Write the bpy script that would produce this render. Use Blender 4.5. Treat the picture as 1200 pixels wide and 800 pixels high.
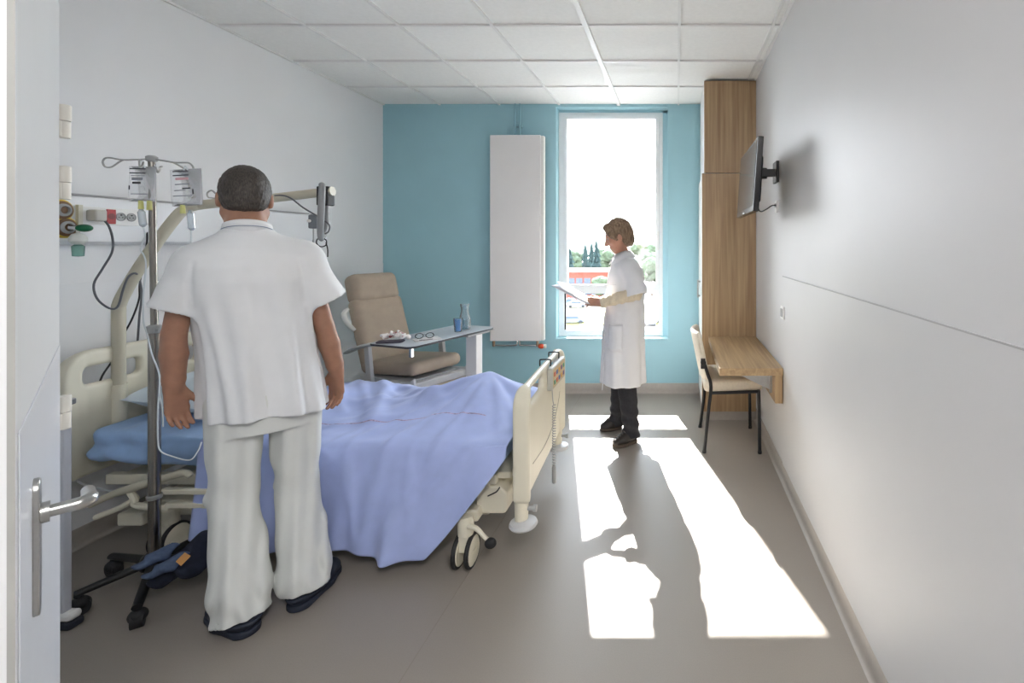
import bpy, math, random
import numpy as np
from mathutils import Vector, Matrix

random.seed(7); np.random.seed(7)
SC = bpy.context.scene
COL = SC.collection
for _o in list(bpy.data.objects):
    bpy.data.objects.remove(_o)

# ------------------------------------------------------------------ camera, sky, sun, exposure
EYE = 1.49
FPX = 1200 * 17.0 / 36.0            # focal length in pixels
VPX, VPY = 793.0, 286.0             # where the room's depth lines meet
cam_data = bpy.data.cameras.new('camera')
cam_data.lens = 17.0; cam_data.sensor_width = 36.0
cam_data.shift_x = (600 - VPX) / 1200.0
cam_data.shift_y = -(400 - VPY) / 1200.0
cam_data.clip_start = 0.05; cam_data.clip_end = 3000
cam = bpy.data.objects.new('camera', cam_data); COL.objects.link(cam)
cam.location = (0, 0, EYE); cam.rotation_euler = (math.pi / 2, 0, 0)
SC.camera = cam

SUN_DIR = Vector((0.80, -3.13, -2.76)).normalized()
SUN_STRENGTH = 25.0
SKY_STRENGTH = 7.0
SC.view_settings.view_transform = 'Standard'
SC.view_settings.look = 'None'
SC.view_settings.gamma = 1.0
SC.view_settings.use_curve_mapping = False
SC.view_settings.exposure = 1.47

world = bpy.data.worlds.new('sky'); SC.world = world; world.use_nodes = True
_nt = world.node_tree
_bg = _nt.nodes['Background']
_tc = _nt.nodes.new('ShaderNodeTexCoord'); _sx = _nt.nodes.new('ShaderNodeSeparateXYZ')
_rp = _nt.nodes.new('ShaderNodeValToRGB')
_nt.links.new(_tc.outputs['Generated'], _sx.inputs[0]); _nt.links.new(_sx.outputs[2], _rp.inputs[0])
_rp.color_ramp.elements[0].position = 0.0; _rp.color_ramp.elements[0].color = (0.96, 0.98, 1.0, 1)
_rp.color_ramp.elements[1].position = 0.8; _rp.color_ramp.elements[1].color = (0.70, 0.84, 1.0, 1)
_nt.links.new(_rp.outputs[0], _bg.inputs[0]); _bg.inputs[1].default_value = SKY_STRENGTH

_s = bpy.data.lights.new('sun', 'SUN'); _s.energy = SUN_STRENGTH; _s.angle = math.radians(0.53); _s.color = (1.0, 0.965, 0.90)
sun = bpy.data.objects.new('sun', _s); COL.objects.link(sun)
sun.rotation_euler = SUN_DIR.to_track_quat('-Z', 'Y').to_euler(); sun.location = (-4, 14, 14)

_p = bpy.data.lights.new('window_portal', 'AREA'); _p.shape = 'RECTANGLE'; _p.size = 1.04; _p.size_y = 2.26
_p.cycles.is_portal = True
portal = bpy.data.objects.new('window_portal', _p); COL.objects.link(portal)
portal.location = (-0.65, 5.06, 1.69); portal.rotation_euler = (-math.pi / 2, 0, 0)

# added fill lamp behind the camera, brightens the man's back and left wall
_l = bpy.data.lights.new('passage_fill_light', 'AREA'); _l.shape = 'RECTANGLE'; _l.size = 0.22; _l.size_y = 1.2
_l.energy = 27.0; _l.color = (1.0, 0.97, 0.95)
fill_lamp = bpy.data.objects.new('passage_fill_light', _l); COL.objects.link(fill_lamp)
fill_lamp.location = (0.53, -0.8, 2.865)

# ------------------------------------------------------------------ helpers
def P(px, py, y):
    """the point at depth y seen at pixel (px, py) of the 1200 x 800 frame"""
    return Vector(((px - VPX) / FPX * y, y, EYE - (py - VPY) / FPX * y))

def PF(px, py):
    """the floor point at pixel (px, py)"""
    y = FPX * EYE / (py - VPY)
    return Vector(((px - VPX) / FPX * y, y, 0))

def lin(h):
    if isinstance(h, str):
        h = h.lstrip('#'); c = [int(h[i:i + 2], 16) / 255 for i in (0, 2, 4)]
    else:
        c = list(h)
    return tuple(x / 12.92 if x <= 0.04045 else ((x + 0.055) / 1.055) ** 2.4 for x in c) + (1,)

def mat(name, color, rough=0.5, metal=0.0, vary=0.06, vscale=8.0, bump=0.0, bscale=120.0, coat=0.0, emit=0.0,
        alpha=1.0, trans=0.0, ior=1.45, sheen=0.0, stretch=None, sss=0.0, spec=None):
    m = bpy.data.materials.new(name); m.use_nodes = True
    nt = m.node_tree; b = nt.nodes['Principled BSDF']
    c = lin(color)
    tc = nt.nodes.new('ShaderNodeTexCoord')
    mp = nt.nodes.new('ShaderNodeMapping'); nt.links.new(tc.outputs['Object'], mp.inputs[0])
    if stretch: mp.inputs['Scale'].default_value = stretch
    n = nt.nodes.new('ShaderNodeTexNoise'); n.inputs['Scale'].default_value = vscale; n.inputs['Detail'].default_value = 4
    nt.links.new(mp.outputs[0], n.inputs['Vector'])
    r = nt.nodes.new('ShaderNodeValToRGB')
    r.color_ramp.elements[0].position = 0.3; r.color_ramp.elements[1].position = 0.7
    r.color_ramp.elements[0].color = tuple(max(0, x * (1 - vary)) for x in c[:3]) + (1,)
    r.color_ramp.elements[1].color = tuple(min(1, x * (1 + vary)) for x in c[:3]) + (1,)
    nt.links.new(n.outputs[0], r.inputs[0]); nt.links.new(r.outputs[0], b.inputs['Base Color'])
    b.inputs['Roughness'].default_value = rough; b.inputs['Metallic'].default_value = metal
    b.inputs['IOR'].default_value = ior
    if spec is not None: b.inputs['Specular IOR Level'].default_value = spec
    if coat: b.inputs['Coat Weight'].default_value = coat
    if sheen: b.inputs['Sheen Weight'].default_value = sheen; b.inputs['Sheen Roughness'].default_value = 0.5
    if trans: b.inputs['Transmission Weight'].default_value = trans
    if alpha < 1: b.inputs['Alpha'].default_value = alpha
    if sss:
        b.inputs['Subsurface Weight'].default_value = sss; b.inputs['Subsurface Radius'].default_value = (0.01, 0.004, 0.002)
        b.inputs['Subsurface Scale'].default_value = 0.5
    if emit:
        nt.links.new(r.outputs[0], b.inputs['Emission Color']); b.inputs['Emission Strength'].default_value = emit
    if bump:
        n2 = nt.nodes.new('ShaderNodeTexNoise'); n2.inputs['Scale'].default_value = bscale; n2.inputs['Detail'].default_value = 3
        nt.links.new(mp.outputs[0], n2.inputs['Vector'])
        bp = nt.nodes.new('ShaderNodeBump'); bp.inputs['Strength'].default_value = bump; bp.inputs['Distance'].default_value = 0.004
        nt.links.new(n2.outputs[0], bp.inputs['Height']); nt.links.new(bp.outputs[0], b.inputs['Normal'])
    return m

def wood_mat(name, light, dark, axis):
    """straight-grained laminate; axis = direction of the grain"""
    m = bpy.data.materials.new(name); m.use_nodes = True
    nt = m.node_tree; b = nt.nodes['Principled BSDF']
    tc = nt.nodes.new('ShaderNodeTexCoord'); mp = nt.nodes.new('ShaderNodeMapping')
    s = [38.0, 38.0, 38.0]; s[axis] = 1.3; mp.inputs['Scale'].default_value = s
    nt.links.new(tc.outputs['Object'], mp.inputs[0])
    n = nt.nodes.new('ShaderNodeTexNoise'); n.inputs['Scale'].default_value = 1.0; n.inputs['Detail'].default_value = 6; n.inputs['Distortion'].default_value = 0.6
    nt.links.new(mp.outputs[0], n.inputs['Vector'])
    r = nt.nodes.new('ShaderNodeValToRGB')
    r.color_ramp.elements[0].position = 0.32; r.color_ramp.elements[0].color = lin(dark)
    r.color_ramp.elements[1].position = 0.68; r.color_ramp.elements[1].color = lin(light)
    nt.links.new(n.outputs[0], r.inputs[0]); nt.links.new(r.outputs[0], b.inputs['Base Color'])
    b.inputs['Roughness'].default_value = 0.42
    bp = nt.nodes.new('ShaderNodeBump'); bp.inputs['Strength'].default_value = 0.08; bp.inputs['Distance'].default_value = 0.002
    nt.links.new(n.outputs[0], bp.inputs['Height']); nt.links.new(bp.outputs[0], b.inputs['Normal'])
    return m

def clear_mat(name, color, gloss=0.08, tint=0.0):
    """thin clear sheet: see-through with a faint mirror-like sheen"""
    m = bpy.data.materials.new(name); m.use_nodes = True
    nt = m.node_tree; nt.nodes.remove(nt.nodes['Principled BSDF'])
    out = nt.nodes['Material Output']
    t = nt.nodes.new('ShaderNodeBsdfTransparent'); t.inputs[0].default_value = lin(color)
    g = nt.nodes.new('ShaderNodeBsdfGlossy'); g.inputs['Roughness'].default_value = 0.03
    f = nt.nodes.new('ShaderNodeFresnel'); f.inputs[0].default_value = 1.45
    mul = nt.nodes.new('ShaderNodeMath'); mul.operation = 'ADD'; mul.inputs[1].default_value = gloss - 0.04; mul.use_clamp = True
    nt.links.new(f.outputs[0], mul.inputs[0])
    mx = nt.nodes.new('ShaderNodeMixShader')
    nt.links.new(mul.outputs[0], mx.inputs[0]); nt.links.new(t.outputs[0], mx.inputs[1]); nt.links.new(g.outputs[0], mx.inputs[2])
    last = mx
    if tint:
        d = nt.nodes.new('ShaderNodeBsdfTranslucent'); d.inputs[0].default_value = lin(color)
        m2 = nt.nodes.new('ShaderNodeMixShader'); m2.inputs[0].default_value = tint
        nt.links.new(mx.outputs[0], m2.inputs[1]); nt.links.new(d.outputs[0], m2.inputs[2]); last = m2
    nt.links.new(last.outputs[0], out.inputs[0])
    return m

class MB:
    """collects shapes and links them as ONE mesh"""
    def __init__(self):
        self.v = []; self.f = []; self.mi = []; self.cur = 0
    def add(self, vs, fs):
        o = len(self.v); self.v += [tuple(p) for p in vs]
        self.f += [tuple(i + o for i in f) for f in fs]; self.mi += [self.cur] * len(fs)
        return self
    def use(self, i): self.cur = i; return self
    def box(self, a, b, M=None):
        x0, y0, z0 = a; x1, y1, z1 = b
        vs = [Vector(p) for p in ((x0,y0,z0),(x1,y0,z0),(x1,y1,z0),(x0,y1,z0),(x0,y0,z1),(x1,y0,z1),(x1,y1,z1),(x0,y1,z1))]
        if M is not None: vs = [M @ p for p in vs]
        return self.add(vs, [(3,2,1,0),(4,5,6,7),(0,1,5,4),(1,2,6,5),(2,3,7,6),(3,0,4,7)])
    def cyl(self, a, b, r, r2=None, n=20, cap=True):
        a = Vector(a); b = Vector(b); r2 = r if r2 is None else r2
        d = (b - a).normalized(); u = d.orthogonal().normalized(); w = d.cross(u)
        vs = []
        for k in range(n):
            t = 2 * math.pi * k / n; q = u * math.cos(t) + w * math.sin(t)
            vs += [a + q * r, b + q * r2]
        fs = [(2*k, 2*((k+1) % n), 2*((k+1) % n)+1, 2*k+1) for k in range(n)]
        if cap: fs += [tuple(2*k for k in range(n))[::-1], tuple(2*k+1 for k in range(n))]
        return self.add(vs, fs)
    def tube(self, pts, r, n=10, closed=False, smooth=0, squash=None, cap=True):
        """tube along a polyline; smooth = Catmull-Rom steps per segment; r = number or list (per given point)"""
        pts = [Vector(p) for p in pts]
        rs = list(r) if isinstance(r, (list, tuple)) else [r] * len(pts)
        if smooth:
            q = []; qr = []; m = len(pts); segs = m if closed else m - 1
            for i in range(segs):
                if closed: p0, p1, p2, p3 = pts[(i-1) % m], pts[i], pts[(i+1) % m], pts[(i+2) % m]
                else: p0, p1, p2, p3 = pts[max(i-1, 0)], pts[i], pts[i+1], pts[min(i+2, m-1)]
                for k in range(smooth):
                    t = k / smooth
                    q.append(0.5 * ((2*p1) + (p2-p0)*t + (2*p0-5*p1+4*p2-p3)*t*t + (3*p1-p0-3*p2+p3)*t**3))
                    qr.append(rs[i] * (1-t) + rs[(i+1) % m] * t)
            if not closed: q.append(pts[-1]); qr.append(rs[-1])
            pts, rs = q, qr
        m = len(pts); vs = []
        tang = []
        for i in range(m):
            if closed: d = pts[(i+1) % m] - pts[(i-1) % m]
            else: d = pts[min(i+1, m-1)] - pts[max(i-1, 0)]
            tang.append(d.normalized() if d.length > 1e-9 else Vector((0, 0, 1)))
        u = tang[0].orthogonal().normalized()
        for i in range(m):
            d = tang[i]
            u = (u - d * u.dot(d))
            u = u.normalized() if u.length > 1e-6 else d.orthogonal().normalized()
            w = d.cross(u)
            for k in range(n):
                t = 2 * math.pi * k / n
                vs.append(pts[i] + (u * math.cos(t) + w * math.sin(t)) * rs[i])
        fs = []
        for i in range(m if closed else m - 1):
            j = (i + 1) % m
            for k in range(n):
                l = (k + 1) % n
                fs.append((i*n+k, i*n+l, j*n+l, j*n+k))
        if not closed and cap: fs += [tuple(range(n))[::-1], tuple((m-1)*n + k for k in range(n))]
        return self.add(vs, fs)
    def lathe(self, prof, n=32, M=None, cap=True):
        """prof = list of (radius, height) from the bottom up; turned about z, then M"""
        vs = []
        for r, z in prof:
            for k in range(n):
                t = 2 * math.pi * k / n; vs.append(Vector((r * math.cos(t), r * math.sin(t), z)))
        if M is not None: vs = [M @ p for p in vs]
        fs = [(i*n+k, i*n+(k+1) % n, (i+1)*n+(k+1) % n, (i+1)*n+k) for i in range(len(prof)-1) for k in range(n)]
        if cap: fs += [tuple(range(n))[::-1], tuple((len(prof)-1)*n + k for k in range(n))]
        return self.add(vs, fs)
    def loft(self, rings, cap=True, closed=False):
        n = len(rings[0]); vs = [p for r in rings for p in r]; m = len(rings)
        fs = [(i*n+k, i*n+(k+1) % n, ((i+1) % m)*n+(k+1) % n, ((i+1) % m)*n+k) for i in range(m if closed else m-1) for k in range(n)]
        if cap and not closed: fs += [tuple(range(n))[::-1], tuple((m-1)*n + k for k in range(n))]
        return self.add(vs, fs)
    def prism(self, poly, h, M=None):
        """poly (x, y) counter-clockwise, from z = 0 to h, then M"""
        n = len(poly)
        vs = [Vector((x, y, 0)) for x, y in poly] + [Vector((x, y, h)) for x, y in poly]
        if M is not None: vs = [M @ p for p in vs]
        fs = [tuple(range(n))[::-1], tuple(range(n, 2*n))] + [(k, (k+1) % n, n+(k+1) % n, n+k) for k in range(n)]
        return self.add(vs, fs)
    def grid(self, pts):
        """pts[i][j] open sheet"""
        a = len(pts); b = len(pts[0])
        return self.add([p for r in pts for p in r], [(i*b+j, i*b+j+1, (i+1)*b+j+1, (i+1)*b+j) for i in range(a-1) for j in range(b-1)])
    def ball(self, c, r, n=16, M=None):
        c = Vector(c); rr = r if isinstance(r, (tuple, list)) else (r, r, r)
        prof = [(math.sin(math.pi * i / n), -math.cos(math.pi * i / n)) for i in range(n + 1)]
        prof[0] = (1e-4, -1); prof[-1] = (1e-4, 1)
        T = Matrix.Translation(c) @ (M if M is not None else Matrix.Identity(4)) @ Matrix.Diagonal((rr[0], rr[1], rr[2], 1))
        return self.lathe(prof, 2 * n, T)
    def build(self, name, m, parent=None, bevel=0.0, segs=2, angle=35, world=True, solid=0.0, subsurf=0, smooth=True):
        me = bpy.data.meshes.new(name); me.from_pydata(self.v, [], self.f)
        return link_mesh(name, me, m, parent, bevel, segs, angle, world, solid, subsurf, smooth, self.mi)

def link_mesh(name, me, m, parent=None, bevel=0.0, segs=2, angle=35, world=True, solid=0.0, subsurf=0, smooth=True, mi=None):
    me.validate(); me.update()
    ms = m if isinstance(m, (list, tuple)) else [m]
    for x in ms: me.materials.append(x)
    if mi is not None and len(ms) > 1 and len(mi) == len(me.polygons): me.polygons.foreach_set('material_index', mi)
    o = bpy.data.objects.new(name, me); COL.objects.link(o)
    if parent is not None:
        o.parent = parent
        if world: me.transform(WM[parent.name].inverted())
        WM[o.name] = WM[parent.name]
        if not world: pass
    else:
        WM[o.name] = Matrix.Identity(4)
    if smooth:
        me.polygons.foreach_set('use_smooth', [True] * len(me.polygons))
        me.set_sharp_from_angle(angle=math.radians(angle))
    if solid:
        md = o.modifiers.new('solid', 'SOLIDIFY'); md.thickness = solid; md.offset = 0
    if bevel:
        md = o.modifiers.new('bevel', 'BEVEL'); md.width = bevel; md.segments = segs; md.limit_method = 'ANGLE'
        md.angle_limit = math.radians(40); md.harden_normals = True
    if subsurf:
        md = o.modifiers.new('subsurf', 'SUBSURF'); md.levels = subsurf; md.render_levels = subsurf
    return o

WM = {}
def thing(name, label, cat, loc=(0, 0, 0), rz=0.0, group=None):
    o = bpy.data.objects.new(name, None); COL.objects.link(o)
    o.location = loc; o.rotation_euler = (0, 0, rz); o.empty_display_size = 0.1
    WM[o.name] = Matrix.Translation(Vector(loc)) @ Matrix.Rotation(rz, 4, 'Z')
    o['label'] = label; o['category'] = cat
    if group: o['group'] = group
    return o

def tag(o, label, cat, group=None, origin=None):
    o['label'] = label; o['category'] = cat
    if group: o['group'] = group
    if origin is not None and o.type == 'MESH':
        o.data.transform(Matrix.Translation(-Vector(origin))); o.location = origin
        WM[o.name] = Matrix.Translation(Vector(origin))
    return o

def struct(o):
    o['kind'] = 'structure'; return o

def dup(root, loc=None, rz=None, label=None, group=None):
    r = root.copy(); COL.objects.link(r)
    if loc is not None: r.location = loc
    if rz is not None: r.rotation_euler = (0, 0, rz)
    if label: r['label'] = label
    if group: r['group'] = group
    for ch in list(root.children):
        c = ch.copy(); COL.objects.link(c); c.parent = r
        for g in list(ch.children):
            d = g.copy(); COL.objects.link(d); d.parent = c
    return r

def R(deg): return math.radians(deg)
def frame(origin, x, z):
    """matrix with local x along x and local z near z"""
    x = Vector(x).normalized(); z = Vector(z); y = z.cross(x).normalized(); z = x.cross(y)
    M = Matrix((x, y, z)).transposed().to_4x4(); M.translation = Vector(origin); return M

# ------------------------------------------------------------------ implicit surfaces (bodies, clothes, cushions)
class Field:
    def __init__(self, lo, hi, h):
        self.lo = np.array(lo, float); self.h = h
        self.n = np.ceil((np.array(hi, float) - self.lo) / h).astype(int) + 1
        self.d = np.full(tuple(self.n), 1.0, np.float32)
    def block(self, lo, hi):
        a = np.maximum(np.floor((np.array(lo) - self.lo) / self.h).astype(int), 0)
        b = np.minimum(np.ceil((np.array(hi) - self.lo) / self.h).astype(int) + 1, self.n)
        if (b <= a).any(): return None, None
        ax = [(self.lo[i] + self.h * np.arange(a[i], b[i])).astype(np.float32) for i in range(3)]
        X, Y, Z = np.meshgrid(*ax, indexing='ij', sparse=True)
        return tuple(slice(a[i], b[i]) for i in range(3)), (X, Y, Z)
    def merge(self, sl, b, k, sub=False):
        a = self.d[sl]
        if sub:
            b = -b
            if k <= 0: self.d[sl] = np.maximum(a, b); return
            h = np.clip(0.5 - 0.5 * (b - a) / k, 0, 1)
            self.d[sl] = a * h + b * (1 - h) + k * h * (1 - h); return
        if k <= 0: self.d[sl] = np.minimum(a, b); return
        h = np.clip(0.5 + 0.5 * (b - a) / k, 0, 1)
        self.d[sl] = b * (1 - h) + a * h - k * h * (1 - h)
    def cone(self, a, b, ra, rb, k=0.02, sub=False, flat=None):
        """tapered capsule; flat = (axis vector, factor) squashes it along that axis"""
        a = np.array(a, float); b = np.array(b, float); m = max(ra, rb) + k + 2 * self.h
        if flat is not None and flat[1] < 1: m = m / flat[1] if False else m
        sl, g = self.block(np.minimum(a, b) - m, np.maximum(a, b) + m)
        if sl is None: return
        ab = b - a; L2 = max(float(ab @ ab), 1e-12)
        px, py, pz = g[0] - a[0], g[1] - a[1], g[2] - a[2]
        t = np.clip((px * ab[0] + py * ab[1] + pz * ab[2]) / L2, 0, 1)
        qx, qy, qz = px - t * ab[0], py - t * ab[1], pz - t * ab[2]
        q2 = qx * qx + qy * qy + qz * qz
        if flat is not None:
            f = np.array(flat[0], float); f /= np.linalg.norm(f)
            s = qx * f[0] + qy * f[1] + qz * f[2]
            q2 = q2 + s * s * (1 / flat[1] ** 2 - 1)
        self.merge(sl, (np.sqrt(q2) - (ra + (rb - ra) * t)).astype(np.float32), k, sub)
    def chain(self, pts, rs, k=0.02, flat=None, sub=False):
        for i in range(len(pts) - 1): self.cone(pts[i], pts[i+1], rs[i], rs[i+1], k, sub, flat)
    def ell(self, c, r, M=None, k=0.02, sub=False):
        """ellipsoid; M = 3x3 with the axes as columns"""
        c = np.array(c, float); r = np.array(r, float); m = r.max() + k + 2 * self.h
        sl, g = self.block(c - m, c + m)
        if sl is None: return
        px, py, pz = g[0] - c[0], g[1] - c[1], g[2] - c[2]
        A = np.eye(3) if M is None else np.array(M, float)
        u = [(px * A[0, i] + py * A[1, i] + pz * A[2, i]) for i in range(3)]
        k0 = np.sqrt(sum((u[i] / r[i]) ** 2 for i in range(3)))
        k1 = np.sqrt(sum((u[i] / r[i] ** 2) ** 2 for i in range(3))) + 1e-9
        self.merge(sl, (k0 * (k0 - 1) / k1).astype(np.float32), k, sub)
    def func(self, lo, hi, fn, k=0.0, sub=False):
        sl, g = self.block(lo, hi)
        if sl is None: return
        self.merge(sl, np.broadcast_to(fn(*g), self.d[sl].shape).astype(np.float32), k, sub)
    def mesh(self, name):
        d = self.d; ins = d < 0
        n = np.array(d.shape); c = n - 1
        cnt = np.zeros(tuple(c), np.int8)
        for i in (0, 1):
            for j in (0, 1):
                for l in (0, 1):
                    cnt += ins[i:c[0]+i, j:c[1]+j, l:c[2]+l]
        act = (cnt > 0) & (cnt < 8)
        idx = np.argwhere(act); vid = np.full(tuple(c), -1, np.int64); vid[act] = np.arange(len(idx))
        acc = np.zeros((len(idx), 3)); num = np.zeros(len(idx))
        cor = [(i, j, l) for i in (0, 1) for j in (0, 1) for l in (0, 1)]
        val = {q: d[idx[:, 0]+q[0], idx[:, 1]+q[1], idx[:, 2]+q[2]] for q in cor}
        for q in cor:
            for ax in range(3):
                if q[ax] == 0:
                    w = list(q); w[ax] = 1; w = tuple(w)
                    va, vb = val[q], val[w]; cr = (va < 0) != (vb < 0)
                    t = np.where(cr, va / np.where(va - vb == 0, 1, va - vb), 0)
                    p = np.tile(np.array(q, float), (len(idx), 1)); p[:, ax] += t
                    acc[cr] += p[cr]; num[cr] += 1
        vs = self.lo + self.h * (idx + acc / np.maximum(num, 1)[:, None])
        quads = []
        for ax in range(3):
            u, w = (ax + 1) % 3, (ax + 2) % 3
            s0 = [slice(None)] * 3; s1 = [slice(None)] * 3
            s0[ax] = slice(0, n[ax]-1); s1[ax] = slice(1, n[ax])
            a, b = ins[tuple(s0)], ins[tuple(s1)]
            e = np.argwhere(a != b)
            e = e[(e[:, u] > 0) & (e[:, w] > 0) & (e[:, u] < n[u]-1) & (e[:, w] < n[w]-1)]
            if not len(e): continue
            flip = b[e[:, 0], e[:, 1], e[:, 2]]
            def cell(du, dw):
                q = e.copy(); q[:, u] += du; q[:, w] += dw
                return vid[q[:, 0], q[:, 1], q[:, 2]]
            Q = np.stack([cell(-1, -1), cell(0, -1), cell(0, 0), cell(-1, 0)], 1)
            Q[flip] = Q[flip][:, ::-1]
            quads.append(Q)
        F = np.concatenate(quads); F = F[(F >= 0).all(1)]
        return vs, F

def np_mesh(name, vs, F):
    me = bpy.data.meshes.new(name)
    me.vertices.add(len(vs)); me.vertices.foreach_set('co', np.asarray(vs, np.float32).ravel())
    k = F.shape[1]
    me.loops.add(len(F) * k); me.loops.foreach_set('vertex_index', F.astype(np.int32).ravel())
    me.polygons.add(len(F)); me.polygons.foreach_set('loop_start', np.arange(0, len(F) * k, k, dtype=np.int32))
    me.update(calc_edges=True)
    return me

def relax(vs, F, it=2, lam=0.5):
    vs = np.array(vs, float); n = len(vs)
    E = np.concatenate([F[:, [i, (i+1) % F.shape[1]]] for i in range(F.shape[1])])
    E = np.concatenate([E, E[:, ::-1]])
    deg = np.bincount(E[:, 0], minlength=n)[:, None].clip(1)
    for _ in range(it):
        s = np.stack([np.bincount(E[:, 0], weights=vs[E[:, 1], j], minlength=n) for j in range(3)], 1) / deg
        vs += lam * (s - vs)
    return vs

def field_obj(fl, name, m, parent, it=2, keep=None, lam=0.5):
    vs, F = fl.mesh(name)
    vs = relax(vs, F, it, lam)
    me = np_mesh(name, vs, F)
    return link_mesh(name, me, m, parent, angle=80)

def tri_noise(p, s, seed=0):
    """cheap smooth noise from a few sines, about -1..1"""
    rs = np.random.RandomState(seed); out = 0
    for _ in range(5):
        k = rs.normal(size=3) * s; ph = rs.uniform(0, 6.28)
        out = out + np.sin(p[..., 0] * k[0] + p[..., 1] * k[1] + p[..., 2] * k[2] + ph)
    return out / 3.0
# ------------------------------------------------------------------ materials
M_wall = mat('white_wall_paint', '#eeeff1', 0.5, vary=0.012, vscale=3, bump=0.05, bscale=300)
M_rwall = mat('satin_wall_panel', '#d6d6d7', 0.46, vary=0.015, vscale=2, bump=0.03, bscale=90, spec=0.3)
M_blue = mat('blue_wall_paint', '#a0cbd7', 0.55, vary=0.02, vscale=3, bump=0.05, bscale=300)
M_blue_lit = mat('blue_wall_paint_lit', '#b2dbe6', 0.5, vary=0.02, vscale=3)  # same blue wall paint, lightened for the daylight on reveal and sill
M_ceil = mat('ceiling_tile', '#f3f3f1', 0.8, vary=0.02, vscale=40, bump=0.1, bscale=500)
M_tbar = mat('ceiling_bar', '#e9e9e7', 0.4, vary=0.01)
M_skirt = mat('vinyl_skirting', '#aaa39b', 0.5, vary=0.04, vscale=30)
M_oak_z = wood_mat('oak_laminate_upright', '#b59b76', '#97795a', 2)
M_oak_y = wood_mat('oak_laminate_flat', '#bda37c', '#9c8060', 1)
M_white = mat('white_lacquer', '#ececea', 0.35, vary=0.01)
M_steel = mat('brushed_steel', '#b4b4b2', 0.28, metal=1.0, vary=0.05, vscale=60)
M_chrome = mat('chrome', '#d0d0d0', 0.12, metal=1.0, vary=0.02)
M_black = mat('black_plastic', '#17181a', 0.38, vary=0.1)
M_glass = clear_mat('window_glass', '#fafafa', 0.04)

# floor: speckled vinyl with fine ribbing and one welded seam
def floor_mat():
    m = mat('vinyl_floor', '#958e86', 0.40, vary=0.035, vscale=220, bump=0.04, bscale=700)
    nt = m.node_tree; b = nt.nodes['Principled BSDF']
    tc = nt.nodes.new('ShaderNodeTexCoord'); w = nt.nodes.new('ShaderNodeTexWave')
    w.wave_type = 'BANDS'; w.bands_direction = 'X'; w.inputs['Scale'].default_value = 60; w.inputs['Distortion'].default_value = 1.5
    nt.links.new(tc.outputs['Object'], w.inputs['Vector'])
    bp = nt.nodes.new('ShaderNodeBump'); bp.inputs['Strength'].default_value = 0.06; bp.inputs['Distance'].default_value = 0.001
    nt.links.new(w.outputs['Fac'], bp.inputs['Height'])
    old = b.inputs['Normal'].links[0].from_node; nt.links.new(bp.outputs[0], old.inputs['Normal'])
    return m
M_floor = floor_mat()
M_seam = mat('floor_seam', '#8d857b', 0.5)

XL, XR, YB, ZC = -2.94, 0.675, 4.84, 2.88
YF, YV, XV = 1.08, -2.4, -1.62         # entry wall, end of the passage, passage side

# ------------------------------------------------------------------ room shell
m = MB(); m.box((XL-0.1, YV-0.1, -0.12), (XR+0.1, YB+0.2, 0))
m.use(1); m.box((-0.945, 0.2, 0), (-0.942, 4.8, 0.0006))
fl_o = struct(m.build('floor', [M_floor, M_seam], smooth=False))
# seam runs slightly askew, as laid
m = MB(); m.box((XL-0.1, YV-0.1, ZC+0.012), (XR+0.1, YB+0.2, ZC+0.1)); m.use(1)
for k in range(-4, 3):
    x = -0.58 + 0.597 * k
    wv = 0.017 if k == 0 else 0.009
    m.box((x-wv, YV, ZC-(0.006 if k == 0 else 0.0)), (x+wv, YB, ZC+0.013))
for k in range(12):
    y = 4.295 - 0.603 * k
    m.box((XL, y-0.009, ZC+0.0005), (XR, y+0.009, ZC+0.0135))
m.box((XL, YV, ZC), (XL+0.018, YB, ZC+0.013)); m.box((XR-0.018, YV, ZC), (XR, YB, ZC+0.013))
struct(m.build('ceiling', [M_ceil, M_tbar], smooth=False))

m = MB(); m.box((XL-0.1, YF, -0.05), (XL, YB+0.2, ZC+0.05)); wl = struct(m.build('wall_left', M_wall, smooth=False))
m = MB(); m.box((XL, 1.2, 0.0), (XL+0.004, YB, 1.30)); m.build('wall_panel', M_wall, wl, bevel=0.002)
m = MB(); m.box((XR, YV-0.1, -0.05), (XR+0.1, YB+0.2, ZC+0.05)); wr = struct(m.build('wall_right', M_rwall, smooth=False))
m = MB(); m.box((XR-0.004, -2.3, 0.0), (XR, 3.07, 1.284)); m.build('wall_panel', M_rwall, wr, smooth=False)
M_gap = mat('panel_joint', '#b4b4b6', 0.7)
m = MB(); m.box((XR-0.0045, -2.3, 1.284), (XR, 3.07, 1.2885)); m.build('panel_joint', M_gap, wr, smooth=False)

# back wall round the window recess
WX0, WX1, WZ0, WZ1 = -1.21, -0.085, 0.545, 2.865
m = MB()
m.box((XL-0.1, YB, -0.05), (WX0, YB+0.2, ZC+0.05)); m.box((WX1, YB, -0.05), (XR+0.1, YB+0.2, ZC+0.05))
m.box((WX0, YB, -0.05), (WX1, YB+0.2, WZ0)); m.box((WX0, YB, WZ1), (WX1, YB+0.2, ZC+0.05))
m.use(1)
m.box((WX0, YB+0.002, WZ0), (WX0+0.004, YB+0.14, WZ1)); m.box((WX1-0.004, YB+0.002, WZ0), (WX1, YB+0.14, WZ1))
m.box((WX0, YB+0.002, WZ1-0.004), (WX1, YB+0.14, WZ1)); m.box((-0.142, 4.955, WZ0), (WX1, 5.03, WZ1)); m.box((WX0, 4.955, 2.835), (WX1, 5.03, WZ1))
struct(m.build('wall_back', [M_blue, M_blue_lit], smooth=False))
m = MB(); m.box((XL-0.1, YF, -0.05), (-1.58, 1.195, ZC+0.05)); struct(m.build('wall_front', M_wall, smooth=False))
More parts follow.
